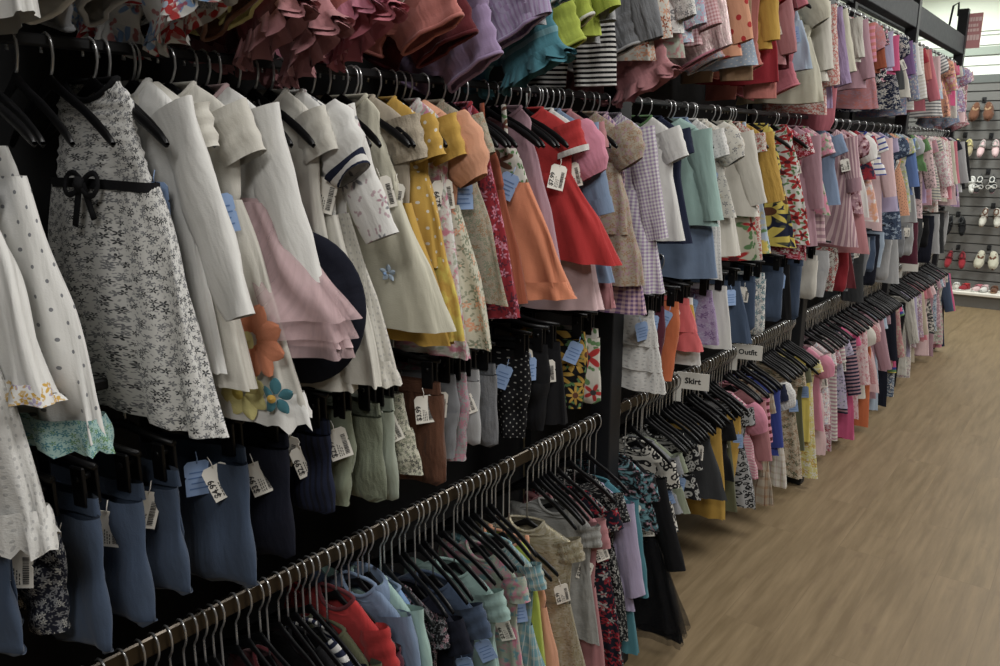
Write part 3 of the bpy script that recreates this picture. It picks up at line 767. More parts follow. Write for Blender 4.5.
A(2, 372, 390, 'dress_puff', 'white', d='white sailor dress with navy and white sleeve cuffs', cuff='stripe navy white .022 .5', skirt='ivory', hw=.18)
A(2, 385, 385, 'dress_long', 'floral white grey mauve .05 .35', d='white long sleeved dress embroidered with grey branches', skirt='eyelet ivory', hw=.18, slv=.22, ang=22, hem='eyelet ivory', zig=.01)
A(2, 447, 335, 'dress_tank', 'cream', d='cream sleeveless dress with pleated front and pale blue motifs', bpleat=.004, waist=.44, hw=.205, gather=.004, feature=1, flowers=[('sky_blue', .05, -.10, .016, 5, 'pale_blue'), ('sky_blue', .09, -.2, .014, 5, 'pale_blue'), ('sky_blue', .1, -.31, .016, 5, 'pale_blue')])
A(2, 430, 352, 'dress_short', 'oatmeal', d='oatmeal puckered dress with tight short sleeves', gather=.004, hw=.17, slvfab='knit beige', skirt='mustard')
A(2, 461, 342, 'dress_short', 'dots mustard ivory .026 .0035', d='mustard yellow dress with tiny white dots and yellow skirt', skirt='dots mustard ivory .022 .003', tiers=2, tier2='mottle yellow mustard .05', waist=.3, hw=.18)
A(2, 470, 360, 'top_short', 'mottle white pink pale_green .02', d='white patterned dress with mustard short sleeves', slvfab='mustard', hw=.15)
A(2, 484, 352, 'dress_puff', 'peach', d='peach frilled dress with cream printed skirt', skirt='floral cream peach sage .022', collar=1, hw=.17, tag='w')
A(2, 499, 308, 'shift_short', 'floral oatmeal tan sage .011')
A(2, 517, 318, 'shift_tank', 'floral crimson pink burgundy .022', hw=.16)
A(2, 527, 305, 'dress_strap', 'rust', d='rust brown strappy dress behind the red flowered one', hw=.16)
A(2, 568, 298, 'dress_strap', 'blooms ivory brown maroon .045 .6', d='orange skirted halter dress with brown spotted ivory bib', skirt='tangerine', hem='tangerine', hemg=.004, waist=.4, hw=.21, gather=.006, feature=1, tag='b')
A(2, 560, 272, 'shift_tank', 'mauve', hw=.15)
A(2, 614, 268, 'dress_short', 'red', d='red flared dress with white piped sleeve cuffs', cuff='white', skirt='red', waist=.42, hw=.22, gather=.007, slv=.13, feature=1)
A(2, 598, 315, 'dress_puff', 'white', d='white dress with pink cap sleeves', slvfab='pink', skirt='pale_pink', hw=.17)
A(2, 618, 285, 'dress_long', 'light_denim', d='light blue chambray long sleeved dress', waist=.45, hw=.18, slv=.22, cuff='light_denim')
A(2, 605, 315, 'dress_short', 'dusty_pink', d='dusty pink dress with pleated skirt', pleat=.006, hw=.16)
A(2, 650, 285, 'dress_puff', 'floral oatmeal mauve tan .014', tiers=2, hw=.18, waist=.3)
A(2, 640, 318, 'dress_tank', 'gingham pale_pink purple .012', hw=.18)
A(2, 668, 292, 'dress_long', 'gingham lilac white .010', d='lilac and white checked long sleeved dress', hw=.17, slv=.3)
# second rail, second bay
A(2, 683, 240, 'top_short', 'white', d='white ruffled short sleeved top with green binding', trim='green', slvfab='white')
A(2, 692, 243, 'top_short', 'navy', d='navy short sleeved top beside the mint jacket')
A(2, 716, 228, 'jacket', 'mint', d='mint green denim jacket', collar=1, slv=.28, feature=1)
A(2, 703, 285, 'dress_tank', 'light_denim', d='blue denim dress behind the mint jacket', hw=.16)
A(2, 722, 282, 'dress_short', 'eyelet white', hw=.15, waist=.35)
A(2, 738, 218, 'top_puff', 'floral ivory beige grey .03 .35', tag='b')
A(2, 734, 258, 'dress_short', 'ivory', d='ivory dress with square pockets', hw=.16)
A(2, 758, 215, 'jacket', 'ivory', d='padded ivory jacket', collar=1)
A(2, 755, 262, 'shift_tank', 'blooms cream red maroon .10 .42', d='cream dress with a big red strawberry print', hw=.165)
A(2, 764, 258, 'shift_short', 'floral ivory rust red .014', hw=.15)
A(2, 780, 250, 'dress_strap', 'mottle pale_blue yellow green .04', hw=.16)
A(2, 771, 200, 'cardigan', 'knit mustard', d='mustard yellow knitted cardigan', hw=.15, slv=.24, feature=1)
A(2, 793, 250, 'dress_tank', 'blooms navy yellow brown .1 .85', d='navy dress with big yellow sunflowers', hw=.17, strapfab='navy')
A(2, 809, 245, 'dress_tank', 'blooms white red maroon .05 .7', d='white sleeveless dress with red roses', hw=.165, feature=1)
A(2, 800, 262, 'dress_short', 'floral crimson white pink .02', hw=.15)
A(2, 817, 247, 'dress_long', 'mauve', slv=.3, hw=.155)
A(2, 829, 215, 'top_short', 'mottle pink pale_green green .035', hw=.165)
A(2, 826, 244, 'shift_short', 'stripe mauve pale_pink .03', hw=.15)
A(2, 841, 205, 'top_short', 'light_denim', d='slate blue short sleeved top', hw=.14)
A(2, 858, 246, 'robe', 'pinstripe mauve pale_pink .014 .45', d='long pink striped gown with full sleeves', slv=.25, cuff='mauve', hw=.18, feature=1)
# second rail, third bay
A(2, 862, 215, 'dress_puff', 'mottle mauve maroon pale_pink .03', hw=.16)
A(2, 878, 222, 'dress_short', 'floral dusty_pink white mauve .02', skirt='mottle pale_pink peach white .05', hw=.175)
A(2, 866, 255, 'shift_short', 'dusty_pink', hw=.19)
A(2, 874, 180, 'top_short', 'mottle crimson navy .03', hw=.14)
A(2, 884, 172, 'top_short', 'stripe royal_blue white .03 .7', hw=.14)
A(2, 900, 240, 'dress_puff', 'floral denim pale_blue navy .02', d='blue denim dress with pale flowers', hw=.165)
A(2, 911, 196, 'top_long', 'blue', hw=.145)
A(2, 909, 212, 'dress_short', 'mottle pale_green ivory lime .03', hw=.15)
A(2, 917, 172, 'top_short', 'mottle sage pale_blue .04', hw=.15)
A(2, 920, 200, 'dress_tank', 'dark_navy', hw=.14)
A(2, 926, 203, 'shift_tank', 'lilac', hw=.13)
A(2, 927, 170, 'top_short', 'green', d='sea green short sleeved top', hw=.14)
# second rail, farthest bay
A(2, 941, 200, 'top_long', 'floral white mauve pink .02', hw=.15)
A(2, 946, 198, 'top_long', 'dots pale_pink maroon .02 .004', hw=.15)
A(2, 951, 200, 'cardigan', 'rose', hw=.14)
A(2, 955, 196, 'top_short', 'dark_navy', hw=.14)
A(2, 961, 192, 'jacket', 'pale_grey', hw=.15)
A(2, 965, 190, 'jacket', 'black', hw=.155)
# top rail, nearest bay ----------------------------------------------------
A(1, 35, 16, 'top_short', 'white', d='plain white top at the left end')
A(1, 85, 12, 'onesie_short', 'white', d='smooth white romper', hw=.15)
A(1, 136, 20, 'onesie_short', 'pale_grey', d='pale grey romper with stitched flowers on the leg', hw=.15)
A(1, 205, 28, 'onesie_frill', 'floral white sky_blue red .05', d='white romper with blue and red embroidery and scalloped frill', hw=.15)
A(1, 222, 13, 'top_short', 'floral pale_grey charcoal white .012')
A(1, 250, 40, 'onesie_short', 'brown', hw=.13)
A(1, 274, 25, 'onesie_short', 'lemon', d='pale yellow romper', hw=.15)
A(1, 300, 44, 'onesie_frill', 'maroon', sec='dusty_pink', hw=.13)
A(1, 328, 22, 'onesie_short', 'mauve', hw=.15)
A(1, 322, 62, 'onesie_frill', 'dusty_pink', sec='dusty_pink', hw=.13, d='dusty pink frilled romper hanging low')
A(1, 368, 36, 'onesie_frill', 'salmon', sec='pink', hw=.13)
A(1, 386, 42, 'onesie_frill', 'rose', sec='rose', hw=.14)
A(1, 402, 34, 'onesie_short', 'pale_grey', sec='white', hw=.14)
A(1, 458, 52, 'onesie_short', 'salmon', d='plain salmon pink romper', hw=.16)
A(1, 474, 66, 'onesie_short', 'maroon', d='dark maroon romper', hw=.15)
A(1, 540, 48, 'onesie_long', 'pinstripe lavender lilac .012 .4', d='lavender ribbed romper', hw=.16)
A(1, 496, 90, 'onesie_short', 'lilac', d='lilac romper hanging lowest on the top rail', hw=.15)
A(1, 548, 26, 'top_short', 'floral pale_grey charcoal grey .02')
A(1, 566, 24, 'onesie_long', 'stripe aqua white .05 .75', d='aqua romper with white stripes', hw=.15)
A(1, 552, 80, 'onesie_frill', 'stripe aqua teal .05 .75', sec='teal', d='teal swimsuit with frilled edge', hw=.15)
A(1, 588, 42, 'onesie_short', 'lime', d='lime yellow romper with white piping', trim='white', hw=.14)
A(1, 599, 34, 'top_long', 'lime', d='lime yellow top beside the romper', hw=.14)
A(1, 575, 66, 'onesie_short', 'lime', d='lime yellow romper hanging lower than its neighbours', hw=.14)
A(1, 606, 40, 'top_long', 'knit pale_grey', hw=.14)
A(1, 640, 66, 'onesie_long', 'knit grey', d='grey knitted romper beside the post', trim='pale_grey', hw=.15)
A(1, 618, 84, 'shorts', 'stripe black white .012', d='black and white zigzag striped shorts', hw=.12)
# top rail, second bay
A(1, 655, 62, 'top_long', 'floral ivory rust peach .02', hw=.14)
A(1, 678, 30, 'top_long', 'floral white grey silver .018', hw=.15)
A(1, 683, 54, 'top_short', 'mottle pale_green dusty_pink .02', hw=.15)
A(1, 693, 44, 'top_long', 'floral pale_blue white pink .02', hw=.14)
A(1, 703, 44, 'top_long', 'gingham dusty_pink pale_pink .01', hw=.14)
A(1, 721, 66, 'onesie_long', 'sequin pale_pink', d='shiny pale pink quilted romper', sec='pink', hw=.16)
A(1, 668, 92, 'onesie_frill', 'dusty_pink', hw=.16)
A(1, 743, 56, 'top_long', 'dots peach red .05 .009', d='peach top with big red dots', hw=.15)
A(1, 746, 38, 'top_short', 'lavender', hw=.13)
A(1, 760, 66, 'top_tank', 'dots pale_blue white .012 .002', hw=.155)
A(1, 752, 80, 'shorts', 'tan', hw=.12)
A(1, 775, 50, 'cardigan', 'mustard', d='mustard yellow jacket', hw=.14)
A(1, 789, 62, 'top_long', 'dusty_pink', hw=.145)
A(1, 782, 84, 'dress_short', 'crimson', hw=.15)
A(1, 774, 98, 'shorts', 'salmon', hw=.12)
A(1, 792, 70, 'dress_short', 'maroon', hw=.14)
A(1, 814, 72, 'dress_tank', 'pale_blue', d='pale blue dress with wide bell skirt', hw=.16)
A(1, 830, 80, 'jacket', 'ivory', hw=.155)
A(1, 846, 84, 'jacket', 'cream', hw=.15)
A(1, 839, 130, 'trousers', 'rose', d='rose pink trousers hanging far below its neighbours', hw=.11)
# top rail, third bay
A(1, 863, 58, 'cardigan', 'knit ivory', hw=.155)
A(1, 868, 90, 'dress_long', 'mauve', hw=.16)
A(1, 873, 64, 'top_long', 'stripe salmon pink .03', hw=.14)
A(1, 880, 76, 'dress_long', 'rust', hw=.14)
A(1, 893, 72, 'top_long', 'lavender', hw=.15)
A(1, 890, 84, 'dress_short', 'floral dark_navy pink white .02', hw=.16)
A(1, 898, 66, 'top_long', 'hot_pink', hw=.14)
A(1, 913, 72, 'jacket', 'purple', d='dark purple jacket', sec='navy', hw=.15)
A(1, 911, 100, 'dress_tank', 'ivory', hw=.16)
A(1, 905, 90, 'dress_short', 'charcoal', hw=.15)
# top rail, farthest bay
A(1, 918, 64, 'top_long', 'white', hw=.14)
A(1, 929, 84, 'dress_long', 'salmon', hw=.15)
A(1, 925, 100, 'dress_short', 'crimson', hw=.15)
A(1, 938, 94, 'top_long', 'pale_pink', hw=.14)
A(1, 945, 100, 'dress_short', 'mottle pale_blue white .03', hw=.15)
A(1, 953, 95, 'top_long', 'floral pink white yellow .025', hw=.15)
A(1, 957, 106, 'dress_short', 'hot_pink', hw=.14)
A(1, 967, 112, 'dress_puff', 'floral lilac rose white .03', hw=.16)
# third rail (clip hangers) -------------------------------------------------
A(3, 36, 660, 'jeans', 'denim dark_denim', d='dark blue jeans behind the white eyelet dress', tag='w')
A(3, 72, 640, 'leggings', 'floral dark_navy silver grey .012', d='navy flowered leggings between two pairs of jeans', hw=.1, tag='w')
A(3, 128, 655, 'jeans', 'denim denim', d='mid blue folded jeans with large white price tag', hw=.125, tag='w')
A(3, 166, 628, 'jeans', 'denim dark_denim', d='faded dark jeans behind the mid blue pair', tag='w')
A(3, 198, 600, 'jeans', 'denim dark_denim', d='dark jeans with a cluster of white price tags', tag='w', tag2='w')
A(3, 268, 590, 'jeans', 'denim dark_navy', d='wide navy jeans with a blue tag beside them', hw=.125, tag='w', tag2='b')
A(3, 306, 562, 'trousers', 'dark_navy', d='navy trousers behind the wide navy jeans', tag='w')
A(3, 344, 516, 'trousers', 'pinstripe navy dark_navy .012', d='navy ribbed trousers with two white tags', tag='w', tag2='w')
A(3, 362, 508, 'leggings', 'sage', d='sage green narrow leggings', tag='w')
A(3, 394, 505, 'trousers', 'knit sage', d='sage green corduroy trousers', hw=.125, tag='w', tag2='w')
A(3, 407, 503, 'trousers', 'pale_green', d='pale green trousers behind the sage corduroys', tag='w')
A(3, 416, 478, 'shorts', 'floral cream charcoal sage .01', d='cream shorts with a dense dark floral print', tag='w')
A(3, 455, 486, 'trousers', 'knit brown', d='chestnut brown corduroy trousers', hw=.125, tag='w')
A(3, 463, 462, 'leggings', 'grey', tag='w')
A(3, 473, 464, 'leggings', 'floral pale_grey mauve pink .016')
A(3, 489, 446, 'trousers', 'pale_grey', d='pale grey soft joggers', tag='w')
A(3, 506, 448, 'trousers', 'knit grey', d='grey ribbed trousers beside the pale joggers', tag='b', tag2='w')
A(3, 535, 440, 'leggings', 'dots black silver .014 .002', tag='b')
A(3, 552, 432, 'leggings', 'black', tag='b', tag2='w')
A(3, 568, 425, 'skirt', 'black', hw=.12, tag='w')
A(3, 590, 412, 'leggings', 'blooms black mustard brown .06 .7', d='black leggings with mustard sunflowers', tag='b')
A(3, 605, 405, 'trousers', 'blooms ivory red charcoal .08 .5', d='ivory pyjama trousers with red motifs beside the post', tag='w')
A(3, 650, 392, 'leggings', 'yellow', hw=.075)
A(3, 668, 394, 'skirt', 'eyelet white', tiers=3, d='white frilled tiered skirt', hw=.15, feature=1)
A(3, 667, 378, 'leggings', 'burgundy', tag='b')
A(3, 681, 382, 'leggings', 'orange', d='vivid orange red leggings', hw=.11)
A(3, 704, 352, 'skirt', 'coral', d='coral pink skirt with white price tag', tiers=2, hw=.15, tag='w')
A(3, 702, 366, 'skirt', 'mustard', hw=.14, d='mustard and white skirt below the coral one', sec='white', tiers=2)
A(3, 719, 346, 'skirt', 'floral lilac purple lavender .02', hw=.13)
A(3, 733, 350, 'skirt', 'white', hw=.13)
A(3, 751, 344, 'skirt', 'denim light_denim', hw=.15)
A(3, 758, 332, 'trousers', 'denim dark_denim')
A(3, 767, 336, 'trousers', 'floral white grey teal .02')
A(3, 786, 322, 'jeans', 'denim navy')
A(3, 792, 320, 'skirt', 'black', hw=.12)
A(3, 820, 300, 'trousers', 'ivory'); A(3, 828, 298, 'leggings', 'pale_grey'); A(3, 838, 292, 'leggings', 'floral ivory red maroon .02')
A(3, 850, 292, 'trousers', 'crimson'); A(3, 858, 288, 'skirt', 'maroon'); A(3, 870, 276, 'leggings', 'grey'); A(3, 877, 272, 'jeans', 'denim dark_denim'); A(3, 884, 268, 'leggings', 'pale_blue')
A(3, 905, 258, 'trousers', 'grey'); A(3, 914, 256, 'trousers', 'pale_grey'); A(3, 922, 252, 'leggings', 'charcoal'); A(3, 930, 248, 'trousers', 'black')
# lowest rail, nearest bay (hems lie below the frame: the aisle-side shoulder is given) ---------------
for i, (c, w) in enumerate((('navy', 'top_long'), ('burgundy', 'top_short'), ('charcoal', 'hoodie'), ('denim denim', 'jacket'), ('maroon', 'top_long'), ('black', 'cardigan'), ('stripe navy white .02', 'top_short'), ('olive', 'top_long'))):
    G[4].append(('y', .42 + .085 * i, 0, w, c, dict(L=.42, tag=0)))
S(4, 352, 648, 'top_short', 'red', .4, trim='maroon')
S(4, 392, 655, 'top_short', 'burgundy', .42)
S(4, 384, 606, 'hoodie', 'light_denim', .45, d='pale blue hooded top with pointed sleeve tip', slv=.3)
S(4, 408, 618, 'top_long', 'mint', .42)
S(4, 424, 622, 'dress_tank', 'sky_blue', .5, d='light blue pinafore dress', sec='light_denim')
S(4, 440, 632, 'shift_short', 'floral black mauve grey .016', .5)
S(4, 458, 636, 'dress_short', 'dark_navy', .5)
S(4, 478, 628, 'dress_short', 'denim denim', .5, d='blue denim dress with rolled sleeves', tag='b')
S(4, 498, 606, 'top_short', 'mint', .42, skirt='mottle mint teal .03', hw=.16, tag='b')
S(4, 520, 600, 'shift_short', 'mottle pale_green pink aqua .03', .5)
S(4, 536, 590, 'dress_short', 'plaid aqua pale_green white .03', .5, d='aqua and green plaid dress', tag='b')
S(4, 545, 570, 'top_tank', 'lime', .4, d='lime yellow sleeveless top beside the sparkly dress', trim='peach')
S(4, 550, 575, 'dress_strap', 'peach', .45, hw=.15)
S(4, 574, 548, 'dress_short', 'sequin gold', .6, d='sparkly gold grey party dress with short flared sleeves', hw=.19, shoulder=.132, rz=.3, clear=1, waist=.38, gather=.002, tag='w', feature=1, slv=.12, up=1)
S(4, 598, 540, 'top_short', 'knit silver', .40, d='silver grey top behind the sparkly dress', ang=12)
S(4, 596, 556, 'dress_short', 'dusty_pink', .6, hw=.15)
S(4, 618, 536, 'dress_short', 'floral dark_navy silver crimson .03', .55, d='navy dress printed with small white and red animals', hw=.16, tag='w')
S(4, 612, 510, 'dress_short', 'floral black charcoal silver .02', .5, hw=.16)
S(4, 628, 508, 'cardigan', 'lavender', .38)
S(4, 634, 560, 'top_long', 'teal', .55, hw=.15)
S(4, 658, 500, 'dress_long', 'black', .58, d='long black dress with sheer hem beside the post', clear=1, tulle='black', hw=.195, sway=.045, tag='w', slv=.3, feature=1, tier2='black')
# lowest rail, second bay
A(4, 662, 505, 'dress_short', 'mottle black aqua mauve .02', hw=.16)
A(4, 682, 530, 'shift_short', 'leopard ivory black .026', hw=.155, d='ivory and black animal print dress at the rail end')
A(4, 684, 500, 'top_short', 'grey', tag='b'); A(4, 690, 505, 'shift_short', 'sage', tag='b')
A(4, 701, 500, 'shift_short', 'leopard black silver .02', hw=.15, tag='b')
A(4, 727, 502, 'skirt', 'charcoal', d='charcoal gathered skirt with a fan of white price tags', hw=.17, tag='w', tag2='w', tag3='w')
A(4, 735, 482, 'top_short', 'black')
A(4, 743, 478, 'leggings', 'mustard', d='mustard leggings beside the pink top', tag='b')
A(4, 756, 484, 'dress_puff', 'stripe pink pale_pink .012', tiers=2, hw=.155, slvfab='pink', d='pink striped tiered dress with plain pink sleeves')
A(4, 738, 512, 'skirt', 'olive', hw=.15); A(4, 725, 520, 'skirt', 'mustard', hw=.13)
A(4, 757, 512, 'dress_short', 'leopard pale_grey black .018', hw=.17, d='grey and black spotted dress below the pink dress')
A(4, 765, 470, 'top_long', 'dusty_pink', hw=.15)
A(4, 768, 445, 'top_long', 'stripe pink maroon .03', hw=.14)
A(4, 779, 455, 'top_long', 'royal_blue', d='royal blue long sleeved top', hw=.15)
A(4, 772, 508, 'dress_short', 'plaid oatmeal tan brown .04', hw=.16, tiers=2)
A(4, 784, 446, 'top_short', 'navy', hw=.14)
A(4, 785, 490, 'dress_puff', 'plaid ivory beige mauve .03', hw=.155, d='ivory plaid dress with white lace yoke', slvfab='eyelet white')
A(4, 803, 480, 'dress_short', 'floral beige olive tan .022', hw=.16)
A(4, 806, 452, 'top_short', 'olive', hw=.14)
A(4, 819, 478, 'shift_short', 'floral lemon mustard white .03', hw=.16)
A(4, 816, 440, 'top_tank', 'yellow', hw=.13)
A(4, 826, 432, 'top_puff', 'pink', hw=.15)
A(4, 826, 458, 'dress_short', 'pale_pink', hw=.15, tiers=2)
A(4, 834, 452, 'dress_short', 'floral mauve crimson white .02', hw=.15)
A(4, 838, 440, 'shift_short', 'stripe ivory mauve .02', hw=.14)
A(4, 847, 452, 'leggings', 'crimson', d='crimson leggings below the hot pink top', hw=.11)
A(4, 853, 440, 'dress_short', 'hot_pink', hw=.15)
A(4, 859, 420, 'top_long', 'floral pale_pink rose white .02', hw=.14)
A(4, 865, 432, 'shorts', 'orange', hw=.13)
A(4, 867, 400, 'top_puff', 'ivory', hw=.15)
# lowest rail, third and farthest bays
A(4, 876, 400, 'cardigan', 'mauve', hw=.14); A(4, 880, 412, 'dress_short', 'pale_blue', hw=.15); A(4, 886, 408, 'dress_long', 'dark_navy', hw=.14)
A(4, 898, 374, 'top_short', 'rainbow black', d='black top with rainbow stripes', hw=.15); A(4, 898, 395, 'leggings', 'black', hw=.11); A(4, 894, 402, 'dress_short', 'floral denim pale_blue white .015', hw=.14)
A(4, 908, 375, 'top_long', 'knit ivory', hw=.15); A(4, 912, 378, 'shift_short', 'floral ivory grey mauve .02', hw=.15); A(4, 917, 362, 'top_long', 'beige', hw=.14)
A(4, 928, 356, 'dress_short', 'pale_pink', hw=.15); A(4, 932, 358, 'dress_short', 'mauve', hw=.14); A(4, 942, 346, 'dress_short', 'floral ivory pink sage .025', hw=.15)
A(4, 948, 335, 'top_long', 'denim dark_denim', hw=.14); A(4, 952, 342, 'dress_short', 'pink', hw=.14); A(4, 955, 330, 'top_long', 'hot_pink', hw=.14); A(4, 960, 330, 'jacket', 'navy', hw=.15)
# ------------------------------------------------------------------ place everything on the rails
RND = random.Random(11)
items = []
def edge(typ, o): return o.get('hw', HEMHALF[typ]) + o.get('sway', .022)
for rail, L_ in G.items():
    for mode, px, py, typ, fab, o in L_:
        o = dict(o); key = 'l' if rail == 4 else rail; ztop = RAILZ[rail] - HDROP[key]
        if mode == 'y': y, L = px, o.pop('L')
        elif mode == 's':
            y, z = on_plane(px, py, XR + .13); L = o.pop('L'); key = min((4, 'm', 'l', 'x'), key=lambda q: abs(HDROP[q] - (RAILZ[4] - z - .05)))
        else: y, z = on_plane(px, py, XR + edge(typ, o)); L = ztop - z
        L = max(.22, min(L, ztop - .03, .78))
        o.setdefault('sway', .028 if rail == 2 else .015)
        items.append(dict(rail=rail, y=y, L=L, typ=typ, fab=fab, o=o, key=key))
FILL = {1: ['top_long', 'dress_short', 'cardigan', 'top_short', 'onesie_short', 'dress_puff'], 2: ['dress_short', 'dress_tank', 'top_long', 'dress_puff', 'cardigan', 'shift_short'],
        3: ['trousers', 'leggings', 'skirt', 'jeans', 'shorts'], 4: ['dress_short', 'top_short', 'top_long', 'shift_short', 'dress_puff', 'cardigan']}
FC = ['white', 'white', 'ivory', 'ivory', 'pale_pink', 'pale_pink', 'dusty_pink', 'mauve', 'mauve', 'rose', 'lavender', 'pale_blue', 'cream', 'beige', 'pale_grey', 'grey', 'salmon', 'light_denim', 'peach', 'lilac', 'charcoal', 'navy']
FP = ['{a}', '{a}', '{a}', 'floral {a} {b} {c} .014', 'floral {a} {b} {c} .022', 'dots {a} {b} .014 .002', 'stripe {a} {b} .02', 'knit {a}', 'mottle {a} {b} .02']
LEN = {1: .42, 2: .5, 3: .36, 4: .42}
for rail in G:
    ys = sorted(i['y'] for i in items if i['rail'] == rail)
    for b in range(4):
        lo, hi = POSTS[b] + .1, POSTS[b + 1] - .08
        pts = [lo] + [y for y in ys if lo < y < hi] + [hi]
        lim = ((.20, .12, .14, .15) if rail == 1 else (.2, .3, .17, .15))[b] if rail != 3 else (.3, .3, .17, .2)[b]
        if rail == 4: lim = (.2, .3, .13, .15)[b]
        for a, c in zip(pts[:-1], pts[1:]):
            k = int((c - a) / lim)
            for q in range(k):
                y = a + (c - a) * (q + 1) / (k + 1); cc = RND.sample(FC, 3); typ = RND.choice(FILL[rail])
                fab = RND.choice(FP).format(a=cc[0], b=cc[1], c=cc[2])
                if rail == 3: fab = RND.choice(['charcoal', 'dark_navy', 'grey', 'denim dark_denim', 'knit charcoal', 'stripe grey charcoal .02', 'burgundy', 'pale_grey'])  # mostly dark cloth: shade along the third rail put into the fill's colours
                if typ == 'jeans': fab = 'denim ' + RND.choice(['dark_denim', 'navy'])
                items.append(dict(rail=rail, y=y, L=LEN[rail] * RND.uniform(.85, 1.12), typ=typ, fab=fab, o=dict(hw=HEMHALF[typ] * .92), fill=True, key='l' if rail == 4 else rail))
# keep neighbours a hand's breadth of cloth apart
for rail in G:
    for b in range(4):
        lo, hi = POSTS[b] + (.06 if b else -.2), POSTS[b + 1] - .055
        it = [i for i in items if i['rail'] == rail and bay_of(i['y']) == b]
        if not (b == 0 or (b == 1 and rail == 2)) or rail == 1: it.sort(key=lambda i: i['y'])
        else:                       # keep the order in which they are listed, moving each as little as possible
            g0 = .03; blocks = []
            known = [i for i in it if not i.get('fill')]
            for k, i in enumerate(known):
                w = 6.0 if i['o'].get('feature') else 1.0; blocks.append([(i['y'] - k * g0) * w, w, 1])
                while len(blocks) > 1 and blocks[-2][0] / blocks[-2][1] > blocks[-1][0] / blocks[-1][1]:
                    q = blocks.pop(); blocks[-1] = [blocks[-1][j] + q[j] for j in range(3)]
            k = 0
            for s_, w_, n_ in blocks:
                for _ in range(n_): known[k]['y'] = s_ / w_ + k * g0; k += 1
            it.sort(key=lambda i: i['y'])
        for i in it: i['bay'] = b
        gap = .027 if rail != 3 else .03
        for _ in range(60):
            for p, q in zip(it[:-1], it[1:]):
                d = gap - (q['y'] - p['y'])
                if d > 0: p['y'] -= d / 2; q['y'] += d / 2
            for i in it: i['y'] = min(max(i['y'], lo), hi)
items.sort(key=lambda i: (i['rail'], i['y']))
print('GARMENTS', len(items), {r: sum(1 for i in items if i['rail'] == r) for r in G})
# labels: look first, then the rail and bay, then a neighbour
from collections import Counter
for i in items: i['desc'] = describe(i['typ'], i['fab'], i['o'])
cnt = Counter(i['desc'] for i in items); cnt2 = Counter((i['desc'], i['rail'], i['bay']) for i in items)
def short(i):
    return ' '.join([say(next(c for c in i['fab'].split() if c in PAL)), KINDS[i['typ']][1]])
used = set()
for k, i in enumerate(items):
    where = '%s, %s' % (RAILW[i['rail']], BAYW[i['bay']])
    nb = [items[j] for j in (k - 1, k + 1) if 0 <= j < len(items) and items[j]['rail'] == i['rail']]
    d = i['desc']; lab = None
    cand = [d + ' on the ' + where]
    for n in nb: cand.append('%s beside the %s, %s, %s' % (d, short(n), RAILW[i['rail']].replace(' from top', ''), BAYW[i['bay']]))
    if len(nb) == 2: cand.append('%s between %s and %s, %s' % (d, short(nb[0]), short(nb[1]), BAYW[i['bay']]))
    if cnt2[(d, i['rail'], i['bay'])] > 1: cand = cand[1:] + cand[:1]
    for c in cand:
        if len(c.split()) <= 16 and c not in used: lab = c; break
    if lab is None:
        for c in ('%s on the %s' % (d, RAILW[i['rail']]), d):
            if c not in used and len(c.split()) <= 16: lab = c; break
    if lab is None: lab = '%s, %s' % (short(i), where)
    used.add(lab); i['label'] = lab

def hang(i, k):
    o = i['o']; typ = i['typ']; rail = i['rail']; lod = 0 if i['bay'] == 0 else (1 if i['bay'] == 1 else 2)
    clip = typ in ('jeans', 'trousers', 'leggings', 'shorts', 'skirt')
    r = random.Random(k * 7 + 3)
    rz = o.get('rz', r.uniform(-.02, .26) if (i['bay'] == 0 and rail == 2) else r.uniform(.12, .36) if (i['bay'] == 0 and rail == 3) else r.uniform(-.06, .14))
    i['y'] -= .7 * edge(typ, o) * math.sin(rz)
    root = empty(KINDS[typ][0], (XR, i['y'], RAILZ[rail] - HDROP[i['key']]), rz)
    root.rotation_euler = (r.uniform(-.02, .02), r.uniform(-.02, .02), rz)
    tag(root, i['label'], KINDS[typ][1], 'clothes on the %s of the %s' % (RAILW[rail], BAYW[i['bay']]))
    build_garment(root, typ, i['L'], i['fab'], o, k * 13 + 5, lod)
    t = o.get('tag', None)
    if t is None: t = r.choice(['w', 0, 0, 'b', 0]) if i['bay'] < 2 else r.choice(['w', 0, 0, 0])
    n = 0
    for key in (t, o.get('tag2'), o.get('tag3')):
        if not key: continue
        if clip: x, y, z = r.uniform(.06, .095) - .03 * n, -.034 - .008 * n, -.075 - r.uniform(0, .03) + .012 * n
        else: x, y, z = r.uniform(.095, .115), -.034, -r.uniform(.12, .16)
        add_tag(root, x, y, z, k * 31 + n, key == 'b', rz=(r.uniform(.4, .9) if clip else r.uniform(.2, .8))); n += 1
    far = i['bay'] >= 2
    hanger(rail, i['y'] + .002, rz, 'black %shanger holding clothes on the %s, %s' % ('clip ' if clip else '', RAILW[rail], BAYW[i['bay']]), 'hangers on the %s, %s' % (RAILW[rail], BAYW[i['bay']]), clip, far, i['key'])
for k, i in enumerate(items): hang(i, k)
